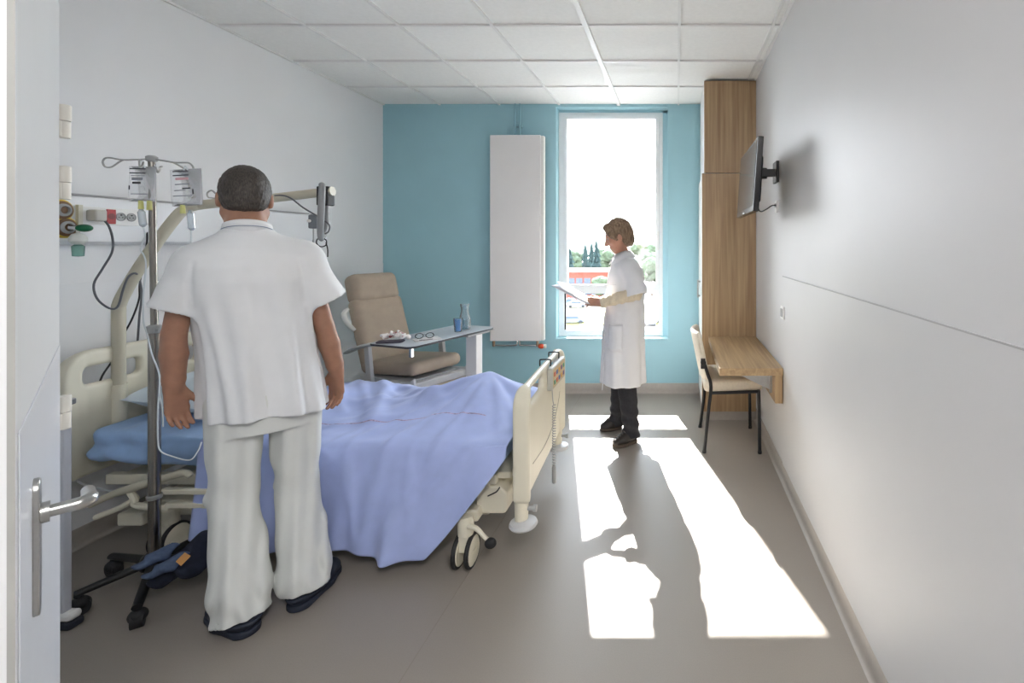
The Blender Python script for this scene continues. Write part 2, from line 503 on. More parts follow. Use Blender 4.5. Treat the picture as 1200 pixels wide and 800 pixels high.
m = MB(); m.box((XV-0.1, YV, -0.05), (XV, YF, ZC+0.05)); struct(m.build('wall_passage', M_wall, smooth=False))
m = MB(); m.box((XV-0.1, YV-0.1, -0.05), (XR, YV, ZC+0.05)); struct(m.build('wall_rear', M_wall, smooth=False))

# coved vinyl skirting (profile swept along each wall)
def skirting(name, a, b, nrm):
    a = Vector(a); b = Vector(b); nrm = Vector(nrm)
    prof = [(0, 0), (0.022, 0), (0.014, 0.003), (0.009, 0.009), (0.006, 0.018), (0.005, 0.03), (0.005, 0.098), (0.003, 0.1), (0, 0.1)]
    m = MB(); rings = [[p + nrm * d + Vector((0, 0, z)) for d, z in prof] for p in (a, b)]
    if (b - a).cross(nrm).z > 0: rings = rings[::-1]
    m.loft(rings); return struct(m.build(name, M_skirt, angle=60))
skirting('baseboard_back', (XL, YB, 0), (XR, YB, 0), (0, -1, 0))
skirting('baseboard_right', (XR, YV, 0), (XR, YB, 0), (-1, 0, 0))
skirting('baseboard_left', (XL, 1.2, 0), (XL, YB, 0), (1, 0, 0))
skirting('baseboard_front', (XL, 1.195, 0), (-1.58, 1.195, 0), (0, 1, 0))

# window: fixed frame, transom, opening sash above, fixed light below
M_upvc = mat('window_white', '#eef0f2', 0.3, vary=0.01)
m = MB()
fx0, fx1, fz0, fz1 = -1.206, -0.142, 0.548, 2.836
y0, y1 = 4.945, 5.015
m.box((fx0, y0, 0.612), (-1.150, y1, 2.79)); m.box((-0.186, y0, 0.612), (fx1, y1, 2.79))
m.box((fx0, y0, fz0), (fx1, y1, 0.612)); m.box((fx0, y0, 2.79), (fx1, y1, fz1)); m.box((-1.150, y0, 0.985), (-0.186, y1, 1.045))
win = struct(m.build('window_1', M_upvc, bevel=0.004))
m = MB()
m.box((-1.152, y0-0.012, 1.079), (-1.118, y1-0.02, 2.768)); m.box((-0.216, y0-0.012, 1.079), (-0.178, y1-0.02, 2.768))
m.box((-1.152, y0-0.012, 2.768), (-0.178, y1-0.02, 2.80)); m.box((-1.152, y0-0.012, 1.035), (-0.178, y1-0.02, 1.079))
m.build('window_sash', M_upvc, win, bevel=0.004)
m = MB(); m.box((-1.13, 4.974, 1.06), (-0.20, 4.98, 2.785)); m.box((-1.16, 4.978, 0.60), (-0.18, 4.984, 1.0)); m.build('window_glass', M_glass, win, smooth=False)
m = MB(); m.box((-1.1495, 4.955, 0.613), (-1.135, 4.985, 0.984)); m.build('window_gasket', M_black, win)
m = MB(); m.box((-0.198, y0-0.02, 1.48), (-0.178, y0-0.01, 1.62)); m.cyl((-0.188, y0-0.02, 1.55), (-0.188, y0-0.05, 1.55), 0.008); m.box((-0.197, y0-0.06, 1.43), (-0.179, y0-0.045, 1.565))
m.build('window_handle', M_white, win, bevel=0.003)
m = MB(); m.box((WX0-0.0, YB-0.012, WZ0-0.012), (WX1, 4.95, WZ0+0.006)); m.build('window_sill', M_blue_lit, win, bevel=0.004)

# ------------------------------------------------------------------ open door on the left edge of the picture
H0 = Vector((-1.545, 1.21, 0)); ddir = Vector((1.18, -1, 0)).normalized(); dn = Vector((1, 1.18, 0)).normalized()
door = thing('door_1', 'open white door at the left edge with a chrome lever', 'door', H0)
del door['label'], door['category']; door['kind'] = 'structure'
M_door = mat('white_door', '#e4e6e8', 0.4, vary=0.012, vscale=4)
M_dplate = mat('door_kick_sheet', '#dfe2e8', 0.35, vary=0.012)
D = frame(H0, ddir, (0, 0, 1))     # local x along the leaf, y = away from the seen face? checked below
s = 1 if (D.to_3x3() @ Vector((0, 1, 0))).dot(dn) > 0 else -1
m = MB(); m.box((0, min(0, -s*0.042), 0.008), (0.90, max(0, -s*0.042), 2.09), D); m.box((0.88, min(-s*0.015, -s*0.042), 0.008), (0.917, max(-s*0.015, -s*0.042), 2.10), D)
leaf = m.build('door_leaf', M_door, door, bevel=0.003)
m = MB(); m.box((0.02, min(0, s*0.002), 0.02), (0.88, max(0, s*0.002), 1.24), D); m.build('kick_sheet', M_dplate, leaf, bevel=0.001)
m = MB(); m.box((0.8995, min(-s*0.0005, -s*0.007), 0.01), (0.9012, max(-s*0.0005, -s*0.007), 2.085), D); m.build('edge_band', mat('door_edge_band', '#a3a4a0', 0.5), leaf)
for hz in (1.80, 1.645, 1.065, 0.25):
    m = MB(); c = H0 + dn * 0.006 - ddir * 0.012
    m.cyl(c + Vector((0, 0, hz-0.042)), c + Vector((0, 0, hz)), 0.0125); m.cyl(c + Vector((0, 0, hz+0.001)), c + Vector((0, 0, hz+0.042)), 0.0135)
    m.box((-0.005, min(-s*0.012, s*0.004), hz-0.04), (0.004, max(-s*0.012, s*0.004), hz+0.0), D)
    m.build('door_hinge', mat('hinge_cream', '#e2e0d8', 0.45) if hz == 1.80 else bpy.data.materials['hinge_cream'], door, bevel=0.002)
# lever and long back plate
hx = 0.70
m = MB()
prof = []
for k in range(16):
    t = math.pi * k / 15; prof.append((0.02 * math.cos(t), 0.084 + 0.024 * math.sin(t)))
poly = prof + [(-x, -z) for x, z in prof]
Mp = D @ Matrix.Translation((hx, s*0.001, 1.014)) @ Matrix.Rotation(R(90), 4, 'X')
m.prism(poly, 0.008 if s < 0 else -0.008, Mp)
hp = m.build('door_plate', M_steel, door, bevel=0.002)
m = MB(); b0 = D @ Vector((hx, s*0.006, 1.065)); b1 = D @ Vector((hx, s*0.05, 1.065)); b2 = D @ Vector((hx-0.012, s*0.058, 1.065)); b3 = D @ Vector((hx-0.078, s*0.055, 1.058))
m.cyl(b0, b0 + dn*0.012, 0.016); m.tube([b0, b0*0.4+b1*0.6, b1, b2, b2*0.5+b3*0.5, b3], [0.0095, 0.0095, 0.0105, 0.0105, 0.009, 0.0085], n=14, smooth=4)
m.build('door_handle', M_steel, door)
# frame post the door hangs on
m = MB(); m.box((-1.605, 1.07, 0), (-1.575, 1.205, 2.12)); struct(m.build('trim_1', M_white, bevel=0.003))

# made-up ceiling housing for the added fill lamp, out of view
t = thing('fill_light_housing', 'added white strip fill light, out of view over the entry passage', 'ceiling light', (0.53, -0.8, 2.87))
m = MB()
m.box((0.40, -1.43, 2.855), (0.418, -0.17, 2.88)); m.box((0.642, -1.43, 2.855), (0.66, -0.17, 2.88)); m.box((0.418, -1.43, 2.855), (0.642, -1.405, 2.88)); m.box((0.418, -0.195, 2.855), (0.642, -0.17, 2.88))
m.build('frame', M_white, t)
m = MB(); m.box((0.418, -1.405, 2.874), (0.642, -0.195, 2.88)); m.build('backplate', M_white, t)
# ------------------------------------------------------------------ what shows through the window
GZ = -12.0
def gp(px, py, z=GZ):
    y = FPX * (EYE - z) / (py - VPY); return Vector(((px - VPX) / FPX * y, y, z))
M_grass = mat('meadow', '#56544e', 0.9, vary=0.2, vscale=0.3)
M_lawn = mat('lawn', '#6f6c3c', 0.9, vary=0.15, vscale=0.6)
M_road = mat('asphalt', '#6b6d72', 0.8, vary=0.06, vscale=1)
M_brick = mat('red_brick', '#743427', 0.8, vary=0.12, vscale=2)
M_dkwin = mat('dark_glazing', '#3c4654', 0.2)
M_con = mat('conifer_needles', '#1c302f', 0.9, vary=0.3, vscale=1.5)
M_leaf = mat('broadleaf', '#3f4a38', 0.9, vary=0.3, vscale=0.8)
M_bark = mat('bark', '#4c3c2e', 0.9)
M_hill = mat('wooded_hill', '#34443f', 0.95, vary=0.3, vscale=0.02)
m = MB(); m.box((-400, 20, GZ-1), (300, 1500, GZ)); o = m.build('ground', M_grass, smooth=False); struct(o)
m = MB(); m.box((-60, 30, GZ), (40, 79, GZ+0.05)); o = m.build('road', M_road, smooth=False); struct(o)
m = MB(); m.add([(-60, 78, GZ), (40, 84, GZ), (40, 102, GZ), (-60, 100, GZ), (-60, 78, GZ+0.12), (40, 84, GZ+0.12), (40, 102, GZ+0.12), (-60, 100, GZ+0.12)], [(3,2,1,0),(4,5,6,7),(0,1,5,4),(1,2,6,5),(2,3,7,6),(3,0,4,7)])
struct(m.build('lawn', M_lawn, smooth=False))
# hills
rs = np.random.RandomState(3)
rows = []
for i in range(14):
    y = 420 + i * 70; row = []
    for j in range(60):
        x = -900 + j * 26
        h = GZ + (i / 13) ** 0.9 * (30 + 9 * math.sin(x * 0.006 + 1) + 5 * math.sin(x * 0.017 + i * .4)) + rs.uniform(-1, 1)
        row.append((x, y, h if i else GZ - 1))
    rows.append(row)
m = MB(); m.grid([r[::-1] for r in rows][::-1]); struct(m.build('hill', M_hill))
# brick building
bx = thing('brick_building', 'long red brick building with bands of dark windows seen through the window', 'building', (-21, 122, GZ))
m = MB(); m.box((-34, 118, GZ), (-12.5, 132, GZ+6.6)); w_ = m.build('wall', M_brick, bx)
m = MB(); m.box((-34.3, 117.7, GZ+6.6), (-12.2, 132.3, GZ+7.0)); m.build('roof', mat('parapet', '#75665f', 0.7), bx)
for zz in (1.2, 3.9):
    for k in range(7):
        x = -26.5 + k * 1.95
        m = MB(); m.box((x, 117.88, GZ+zz), (x+1.6, 118.05, GZ+zz+1.3)); m.box((x+0.76, 117.82, GZ+zz), (x+0.84, 118.0, GZ+zz+1.3)); m.build('window', M_dkwin, bx)
def conifer(x, y, h, r, label, n=9):
    t = thing('conifer', label, 'tree', (x, y, GZ), group='dark conifers beyond the brick building')
    rr = np.random.RandomState(int(abs(x) * 7) % 1000)
    m = MB()
    for k in range(n):
        f = k / n; z0 = GZ + h * (0.08 + 0.84 * f); rad = r * (1 - f) ** 0.85 + 0.25
        vs = [(x, y, z0 + h * 0.17)]; N = 22
        for j in range(N):
            a = 2 * math.pi * j / N; q = rad * (0.72 + 0.5 * rr.rand()) * (1.1 if j % 2 else 0.72)
            vs.append((x + q * math.cos(a), y + q * math.sin(a), z0 - h * 0.03 * rr.rand()))
        vs.append((x, y, z0 + 0.2))
        m.add(vs, [(0, 1 + j, 1 + (j+1) % N) for j in range(N)] + [(N+1, 1 + (j+1) % N, 1 + j) for j in range(N)])
    m.build('foliage', M_con, t, smooth=False)
    m = MB(); m.cyl((x, y, GZ), (x, y, GZ + h * 0.4), 0.25, 0.12, 8); m.build('trunk', M_bark, t)
for px, py, y, r, lb in ((686, 284, 138, 1.9, 'shorter dark conifer left of the tallest one, beyond the brick roof'), (693, 282, 165, 2.0, 'slim dark conifer between its two neighbours beyond the brick roof'),
                         (699, 279, 150, 2.3, 'tallest dark conifer beside the woman\'s face beyond the brick roof'), (668, 289, 144, 2.3, 'dark conifer cut by the left window frame')):
    p = P(px, py, y); conifer(p.x, y, p.z - GZ, r, lb)
def bush(px, py, y, r, label, m_=None):
    p = P(px, py, y); h = p.z - GZ
    t = thing('broadleaf_tree', label, 'tree', (p.x, y, GZ), group='pale broadleaf trees beyond the building')
    fl = Field((p.x - r*1.5, y - r*1.5, GZ + h - 2.6*r), (p.x + r*1.5, y + r*1.5, GZ + h + r*.4), r / 11)
    rr = np.random.RandomState(int(px)); 
    for k in range(16):
        a = rr.uniform(0, 6.28); q = r * 0.75 * rr.rand() ** .5; z = GZ + h - r + r * 0.75 * rr.uniform(-1, 1)
        fl.ell((p.x + q*math.cos(a), y + q*math.sin(a), z), (r*.42, r*.42, r*.36), k=r*.06)
    vs, F = fl.mesh('crown'); vs = vs + np.random.RandomState(1).normal(0, r*.03, vs.shape)
    link_mesh('crown', np_mesh('crown', vs, F), m_ or M_leaf, t, smooth=False)
    m = MB(); m.cyl((p.x, y, GZ), (p.x, y, GZ + max(h - r, 1)), 0.22, 0.15, 8); m.build('trunk', M_bark, t)
for px, py, y, r, lb in ((711, 290, 188, 4.4, 'pale rounded tree right of the tallest conifer'), (677, 293, 190, 4, 'pale rounded tree left of the conifers'),
                         (752, 284, 145, 5.0, 'large pale tree behind the woman\'s back'), (764, 296, 127, 4.0, 'pale tree behind the woman\'s shoulder by the right window frame'),
                         (742, 302, 112, 3.0, 'low pale tree just behind the woman\'s upper arm'), (705, 322, 108, 2.2, 'small yellow-green tree at the right end of the brick building')):
    bush(px, py, y, r, lb)
def car(px, py, label, color, rz):
    p = gp(px, py); t = thing('parked_car', label, 'car', p, rz, group='parked cars below the window')
    side = [(-2.1, .35), (2.1, .35), (2.15, .75), (1.3, .92), (.75, 1.42), (-1.0, 1.45), (-1.7, .98), (-2.15, .85)]
    m = MB(); m.prism(side, 1.7, Matrix.Translation((0, .85, 0)) @ Matrix.Rotation(R(90), 4, 'X')); m.build('body', mat('car_paint', color, 0.25), t, bevel=0.06, world=False)
    m = MB(); m.prism([(-1.25, .95), (1.05, .95), (.68, 1.36), (-.95, 1.38)], 1.74, Matrix.Translation((0, .87, 0)) @ Matrix.Rotation(R(90), 4, 'X')); m.build('side_glass', M_dkwin, t, world=False)
    for sx in (-1.3, 1.3):
        for sy in (-.8, .8):
            m = MB(); m.cyl((sx, sy-.1, .32), (sx, sy+.1, .32), .32, n=20); m.build('wheel', M_black, t, world=False)
car(671, 379, 'small dark car parked below the window, nearer one', '#5b6470', 0.25)
car(668, 357, 'blue car parked on the road edge by the lawn', '#4c648c', 0.1)
car(676, 360, 'grey car parked right of the blue one', '#7a8494', 0.15)
car(764, 380, 'blue-grey car parked under the right half of the window', '#5f6c84', 1.4)
# ------------------------------------------------------------------ more materials
M_cream = mat('bed_cream_plastic', '#e0dbc8', 0.42, vary=0.02)
M_creamd = mat('pole_beige_paint', '#c5c0ad', 0.4, vary=0.02)
M_grey = mat('grey_plastic', '#a9abab', 0.45, vary=0.03)
M_rubber = mat('black_rubber', '#232325', 0.6, vary=0.1)
M_radi = mat('radiator_enamel', '#e8e7e7', 0.35, vary=0.008)
M_tan = mat('taupe_leatherette', '#b1a291', 0.55, vary=0.05, vscale=14, bump=0.12, bscale=350)
M_frame = mat('chair_grey_frame', '#b9bcbf', 0.38, vary=0.02)
M_seatf = mat('cream_upholstery', '#e6ddcc', 0.8, vary=0.05, vscale=60, bump=0.15, bscale=700)
M_dark = mat('dark_metal', '#2a2b2e', 0.4, metal=0.4, vary=0.1)
M_bluesheet = mat('blue_fitted_sheet', '#92b2dc', 0.85, vary=0.05, vscale=20, bump=0.1, bscale=900, sheen=0.2)
M_sheet = mat('lavender_blue_sheet', '#a9b8e8', 0.85, vary=0.035, vscale=14, bump=0.1, bscale=900, sheen=0.2)
M_pillow = mat('pillow_cotton', '#d3e0e8', 0.85, vary=0.03, vscale=14, sheen=0.2)
M_stripe = mat('sheet_pink_print', '#ad9cc0', 0.9, vary=0.5, vscale=90)

# ------------------------------------------------------------------ wardrobe in the corner
w = thing('wardrobe', 'tall oak-sided wardrobe in the corner right of the window', 'wardrobe', (0.44, 4.4, 0))
m = MB(); m.box((0.214, 4.09, 0.075), (0.671, 4.112, 2.088)); m.build('side_panel', M_oak_z, w, bevel=0.0015)
m = MB(); m.box((0.233, 4.09, 2.094), (0.671, 4.112, 2.872)); m.build('upper_side_panel', M_oak_z, w, bevel=0.0015)
m = MB(); m.box((0.24, 4.112, 0.075), (0.671, 4.83, 2.872)); m.build('carcass', M_white, w, smooth=False)
m = MB(); m.box((0.218, 4.115, 0.08), (0.239, 4.465, 2.085)); d1 = m.build('door', M_white, w, bevel=0.002)
m = MB(); m.box((0.190, 4.43, 1.0), (0.2, 4.442, 1.16)); m.box((0.196, 4.43, 1.01), (0.219, 4.442, 1.02)); m.box((0.196, 4.43, 1.14), (0.219, 4.442, 1.15)); m.build('handle', M_steel, d1)
m = MB(); m.box((0.218, 4.47, 0.08), (0.239, 4.825, 2.085)); d2 = m.build('door', M_white, w, bevel=0.002)
m = MB(); m.box((0.190, 4.49, 1.0), (0.2, 4.502, 1.16)); m.box((0.196, 4.49, 1.01), (0.219, 4.502, 1.02)); m.box((0.196, 4.49, 1.14), (0.219, 4.502, 1.15)); m.build('handle', M_steel, d2)
m = MB(); m.box((0.234, 4.115, 2.096), (0.2395, 4.825, 2.865)); m.build('upper_door', M_white, w, bevel=0.002)
m = MB(); m.box((0.225, 4.1, 0.0), (0.671, 4.8, 0.075)); m.build('plinth', M_skirt, w, smooth=False)

# ------------------------------------------------------------------ wall desk
t = thing('wall_desk', 'oak wall-mounted desk between the wardrobe and the right wall', 'desk', (0.45, 3.5, 0.66))
m = MB(); m.box((0.268, 3.03, 0.665), (0.668, 4.086, 0.712)); m.build('desk_top', M_oak_y, t, bevel=0.002)
m = MB(); m.box((0.618, 3.034, 0.49), (0.666, 4.08, 0.6645)); m.build('wall_board', M_oak_z, t, bevel=0.002)
m = MB()
for y in (3.12, 3.98):
    m = MB(); m.box((0.60, y, 0.53), (0.617, y+0.035, 0.66)); m.box((0.36, y, 0.65), (0.617, y+0.035, 0.6645))
    m.add([(0.60, y+0.016, 0.55), (0.60, y+0.02, 0.55), (0.60, y+0.02, 0.652), (0.60, y+0.016, 0.652), (0.40, y+0.016, 0.645), (0.40, y+0.02, 0.645), (0.40, y+0.02, 0.652), (0.40, y+0.016, 0.652)], [(0,1,2,3),(7,6,5,4),(0,4,5,1),(1,5,6,2),(2,6,7,3),(3,7,4,0)])
    m.build('bracket', M_steel, t)

# ------------------------------------------------------------------ visitor chair, facing the right wall
c = thing('visitor_chair', 'black framed visitor chair with cream seat tucked under the wall desk', 'chair', (0.395, 3.69, 0))
for (a, b, nm) in (((0.196, 3.455, 0), (0.245, 3.46, 0.47), 1), ((0.19, 3.935, 0), (0.24, 3.93, 0.47), 1)):
    up = (0.19, a[1] + (0.005 if a[1] < 3.6 else -0.005), 0.66)
    m = MB(); m.tube([a, (0.225, (a[1]+b[1])/2, 0.28), b, (0.222, b[1], 0.56), up], 0.0125, n=12, smooth=4)
    m.cyl((a[0], a[1], 0), (a[0]+0.002, a[1], 0.018), 0.015, n=12); m.build('rear_leg', M_dark, c)
for (x, y) in ((0.592, 3.445), (0.595, 3.915)):
    m = MB(); m.tube([(x, y, 0), (x-0.004, y, 0.25), (x-0.008, y, 0.452)], 0.0125, n=12); m.cyl((x, y, 0), (x, y, 0.018), 0.015, n=12); m.build('front_leg', M_dark, c)
m = MB()
m.tube([(0.245, 3.46, 0.425), (0.585, 3.445, 0.44)], 0.011); m.tube([(0.24, 3.93, 0.425), (0.587, 3.915, 0.44)], 0.011)
m.tube([(0.587, 3.445, 0.44), (0.587, 3.915, 0.44)], 0.011); m.tube([(0.243, 3.46, 0.425), (0.243, 3.93, 0.425)], 0.011)
m.build('seat_frame', M_dark, c)
fl = Field((0.15, 3.38, 0.40), (0.66, 4.0, 0.60), 0.009)
def _seat(X, Y, Z):
    qx = np.abs(X - 0.405) - 0.185; qy = np.abs(Y - 3.69) - 0.205; top = 0.475 + 0.0 * X + 0.022 * (1 - ((X-0.405)/0.24)**2) * (1 - ((Y-3.69)/0.27)**2)
    qz = np.abs(Z - 0.472) - 0.012 - 0.012 * (1 - ((X-0.405)/0.26)**2)
    return np.sqrt(np.maximum(qx, 0)**2 + np.maximum(qy, 0)**2 + np.maximum(qz, 0)**2) + np.minimum(np.maximum(np.maximum(qx, qy), qz), 0) - 0.026
fl.func((0.15, 3.38, 0.40), (0.66, 4.0, 0.60), _seat); field_obj(fl, 'seat', M_seatf, c)
# curved back pad leaning backwards
rows = []
for i in range(13):
    v = i / 12; zz = 0.50 + 0.355 * v; xb = 0.215 - 0.072 * v
    row = []
    for j in range(17):
        u = -1 + 2 * j / 16; wy = 0.235 * (1 - 0.10 * v) * (1 if abs(v - .5) < .3 else 1 - 0.9*(abs(v-.5)-.3)**1.5 * 2)
        row.append((xb - 0.045 * (1 - u * u) + 0.02, 3.69 + wy * u, zz))
    rows.append(row)
m = MB(); m.grid(rows); m.build('backrest', M_seatf, c, solid=0.034, subsurf=1, bevel=0)
for y in (3.462, 3.925):
    m = MB(); m.box((0.172, y-0.012, 0.60), (0.205, y+0.012, 0.672)); m.cyl((0.19, y-0.016, 0.645), (0.19, y+0.016, 0.645), 0.02); m.build('back_bracket', M_black, c, bevel=0.003)

# ------------------------------------------------------------------ television on a wall arm
t = thing('television', 'black flat television on a wall bracket above the desk', 'television', (0.46, 3.12, 1.89))
T = Matrix.Translation((0.46, 3.125, 1.892)) @ Matrix.Rotation(R(4), 4, 'Y')
m = MB(); m.box((-0.012, -0.375, -0.215), (0.022, 0.375, 0.215), T); m.build('bezel', mat('gloss_black', '#101114', 0.2), t, bevel=0.005)
m = MB(); m.box((-0.0135, -0.352, -0.185), (-0.0118, 0.352, 0.195), T); m.build('screen', mat('screen_dark', '#2c2926', 0.16, vary=0.02), t)
m = MB(); m.box((0.022, -0.25, -0.15), (0.05, 0.25, 0.13), T); m.build('back_cover', M_black, t, bevel=0.012)
m = MB(); m.box((-0.014, -0.03, -0.207), (-0.0115, 0.03, -0.20), T); m.build('logo_strip', M_steel, t)
m = MB(); m.box((0.655, 3.18, 1.90), (0.675, 3.30, 2.04)); m.cyl((0.50, 3.2, 1.96), (0.66, 3.24, 1.96), 0.014); m.cyl((0.58, 3.22, 1.925), (0.58, 3.22, 1.995), 0.022); m.box((0.508, 3.12, 1.90), (0.525, 3.26, 2.02))
m.box((0.525, 3.18, 1.935), (0.65, 3.21, 1.985)); m.build('wall_bracket', M_black, t, bevel=0.003)
m = MB(); m.tube([(0.50, 3.06, 1.76), (0.53, 3.08, 1.70), (0.58, 3.14, 1.715), (0.63, 3.2, 1.745), (0.672, 3.24, 1.75)], 0.004, smooth=5); m.build('cable', M_black, t)
t = thing('wall_socket', 'white aerial socket on the right wall below the television bracket', 'socket', (0.675, 3.24, 1.74))
m = MB(); m.box((0.664, 3.2, 1.70), (0.675, 3.28, 1.78)); m.build('plate', M_white, t, bevel=0.003)
m = MB(); m.cyl((0.655, 3.24, 1.75), (0.666, 3.24, 1.75), 0.012); m.build('insert', M_grey, t)
t = thing('light_switch', 'small white switch on the right wall above the panel edge', 'switch', (0.671, 3.04, 1.06))
m = MB(); m.box((0.660, 3.0, 1.02), (0.671, 3.08, 1.10)); m.build('plate', M_white, t, bevel=0.003)
m = MB(); m.box((0.655, 3.018, 1.035), (0.661, 3.062, 1.085)); m.build('rocker', M_grey, t, bevel=0.002)

# ------------------------------------------------------------------ tall radiator
t = thing('radiator', 'tall white panel radiator on the blue wall', 'radiator', (-1.56, 4.78, 0.5))
m = MB(); m.box((-1.83, 4.735, 0.54), (-1.335, 4.757, 2.56)); m.build('front_panel', M_radi, t, bevel=0.006, segs=3)
m = MB(); m.box((-1.82, 4.757, 0.55), (-1.305, 4.80, 2.545)); m.build('body', M_radi, t, bevel=0.004)
m = MB(); m.box((-1.335, 4.742, 0.545), (-1.303, 4.80, 2.553)); m.build('side_cover', M_white, t, bevel=0.003)
for (x, z) in ((-1.75, 0.8), (-1.42, 0.8), (-1.75, 2.2), (-1.42, 2.2)):
    m = MB(); m.box((x, 4.80, z), (x+0.03, 4.839, z+0.06)); m.build('wall_bracket', M_grey, t)
M_bpipe = mat('pipe_blue_paint', '#8fbccb', 0.4, vary=0.01)
for x in (-1.60, -1.553):
    m = MB(); m.cyl((x, 4.79, 2.54), (x, 4.79, 2.88), 0.009); m.build('riser_pipe', M_bpipe, t)
m = MB(); m.box((-1.615, 4.785, 2.655), (-1.54, 4.84, 2.675)); m.build('pipe_clip', M_bpipe, t)
m = MB()
m.tube([(-1.80, 4.76, 0.54), (-1.80, 4.76, 0.505), (-1.78, 4.76, 0.495), (-1.60, 4.76, 0.495), (-1.57, 4.76, 0.51), (-1.57, 4.76, 0.54)], 0.008, smooth=4)
m.tube([(-1.545, 4.76, 0.54), (-1.545, 4.76, 0.505), (-1.53, 4.76, 0.495), (-1.36, 4.76, 0.495)], 0.008, smooth=4); m.build('valve_pipe', M_chrome, t)
M_brass = mat('brass_valve', '#a9907a', 0.35, metal=0.7)
for x in (-1.80, -1.37):
    m = MB(); m.cyl((x, 4.76, 0.545), (x, 4.76, 0.485), 0.0135); m.build('valve', M_brass, t)
m = MB(); m.ball((-1.33, 4.755, 0.487), (0.034, 0.028, 0.024)); m.build('thermostat_cap', mat('orange_cap', '#d8502a', 0.4), t)
m = MB(); m.cyl((-1.305, 4.755, 0.487), (-1.285, 4.755, 0.487), 0.02); m.build('cap_end', M_white, t)

# ------------------------------------------------------------------ bed-head service panel on the left wall
t = thing('service_panel', 'long white bed-head service panel on the left wall with sockets', 'wall panel', (XL, 2.9, 1.6))
prof = [(XL, 1.485), (-2.885, 1.49), (-2.866, 1.503), (-2.86, 1.53), (-2.86, 1.70), (-2.868, 1.718), (-2.885, 1.725), (XL, 1.725)]
m = MB(); m.loft([[(x, y, z) for x, z in prof] for y in (3.80, 1.50)]); m.build('casing', mat('service_panel_white', '#f1f3f6', 0.35, vary=0.005), t, angle=40)
m = MB(); m.box((XL, 3.80, 1.482), (-2.857, 3.812, 1.728)); m.build('end_cap', M_grey, t, bevel=0.003)
m = MB(); m.box((XL+0.001, 1.6, 1.726), (-2.88, 3.79, 1.733)); m.build('top_slot', M_grey, t)
fxp = -2.86
m = MB(); m.box((fxp, 2.31, 1.586), (fxp+0.006, 2.585, 1.672)); ss = m.build('socket_strip', M_white, t, bevel=0.002)
m = MB(); m.box((fxp, 2.30, 1.58), (fxp+0.014, 2.318, 1.678)); m.build('strip_end', mat('ivory', '#dcdacb', 0.4), ss)
m = MB(); m.box((fxp+0.006, 2.418, 1.592), (fxp+0.011, 2.458, 1.665)); rs_ = m.build('red_socket', mat('socket_red', '#b01c22', 0.35), t, bevel=0.002)
m = MB(); m.cyl((fxp+0.008, 2.438, 1.63), (fxp+0.0115, 2.438, 1.63), 0.016); m.build('socket_face', mat('socket_red_dark', '#7d1216', 0.4), rs_)
for y in (2.482, 2.53):
    m = MB(); m.lathe([(0.0215, 0), (0.0215, 0.0035), (0.019, 0.0045), (0.0185, 0.0015), (0.001, 0.0015)], 24, Matrix.Translation((fxp+0.006, y, 1.63)) @ Matrix.Rotation(R(90), 4, 'Y')); so = m.build('socket', M_grey, t)
    m = MB()
    for dy in (-0.008, 0.008): m.cyl((fxp+0.006, y+dy, 1.627), (fxp+0.0082, y+dy, 1.627), 0.0026, n=10)
    m.cyl((fxp+0.0045, y, 1.639), (fxp+0.012, y, 1.639), 0.0026, n=10); m.build('socket_hole', M_black, so)
for (y, z) in ((2.235, 1.648), (2.25, 1.568)):
    m = MB(); m.lathe([(0.05, 0), (0.05, 0.012), (0.043, 0.018)], 32, Matrix.Translation((fxp, y, z)) @ Matrix.Rotation(R(90), 4, 'Y')); g = m.build('gas_outlet', mat('outlet_yellow', '#d9be4a', 0.4) if z > 1.6 else bpy.data.materials['outlet_yellow'], t)
    m = MB(); m.lathe([(0.041, 0.012), (0.041, 0.022), (0.031, 0.026)], 32, Matrix.Translation((fxp, y, z)) @ Matrix.Rotation(R(90), 4, 'Y')); m.build('outlet_ring', mat('outlet_brown', '#7d5f45', 0.4), g)
    m = MB(); m.lathe([(0.029, 0.02), (0.029, 0.030), (0.018, 0.036), (0.016, 0.022)], 32, Matrix.Translation((fxp, y, z)) @ Matrix.Rotation(R(90), 4, 'Y')); m.build('outlet_core', M_grey, g)
t = thing('oxygen_flowmeter', 'oxygen flowmeter with a green knob and clear cup on the service panel', 'flowmeter', (-2.83, 2.26, 1.55))
m = MB(); m.tube([(fxp+0.037, 2.25, 1.568), (fxp+0.075, 2.262, 1.566)], 0.012); m.build('stem', M_chrome, t)
m = MB(); m.ball((fxp+0.072, 2.275, 1.566), (0.026, 0.03, 0.018)); m.build('knob', mat('green_knob', '#0f6a45', 0.35), t)
m = MB(); m.lathe([(0.006, 0.03), (0.02, 0.025), (0.03, 0.008), (0.03, -0.008), (0.02, -0.02), (0.01, -0.024)], 24, Matrix.Translation((fxp+0.06, 2.262, 1.512))); m.cyl((fxp+0.06, 2.262, 1.53), (fxp+0.06, 2.262, 1.56), 0.007); m.build('valve_body', mat('milky_plastic', '#d9dcd6', 0.3), t)
m = MB(); m.lathe([(0.003, -0.03), (0.019, -0.028), (0.021, 0.018), (0.012, 0.026)], 24, Matrix.Translation((fxp+0.06, 2.262, 1.462))); m.build('cup', clear_mat('cup_clear', '#bfe0d8', 0.1, 0.35), t)
t = thing('power_plug', 'grey power plug with a long grey cable looping down the left wall', 'plug', (-2.85, 2.36, 1.63))
m = MB(); m.box((fxp+0.004, 2.335, 1.602), (fxp+0.055, 2.385, 1.658)); m.build('plug_body', mat('plug_beige', '#c9c7c0', 0.4), t, bevel=0.008)
m = MB(); m.box((fxp+0.006, 2.386, 1.602), (fxp+0.014, 2.402, 1.658)); m.build('plug_adapter', M_white, t, bevel=0.003)
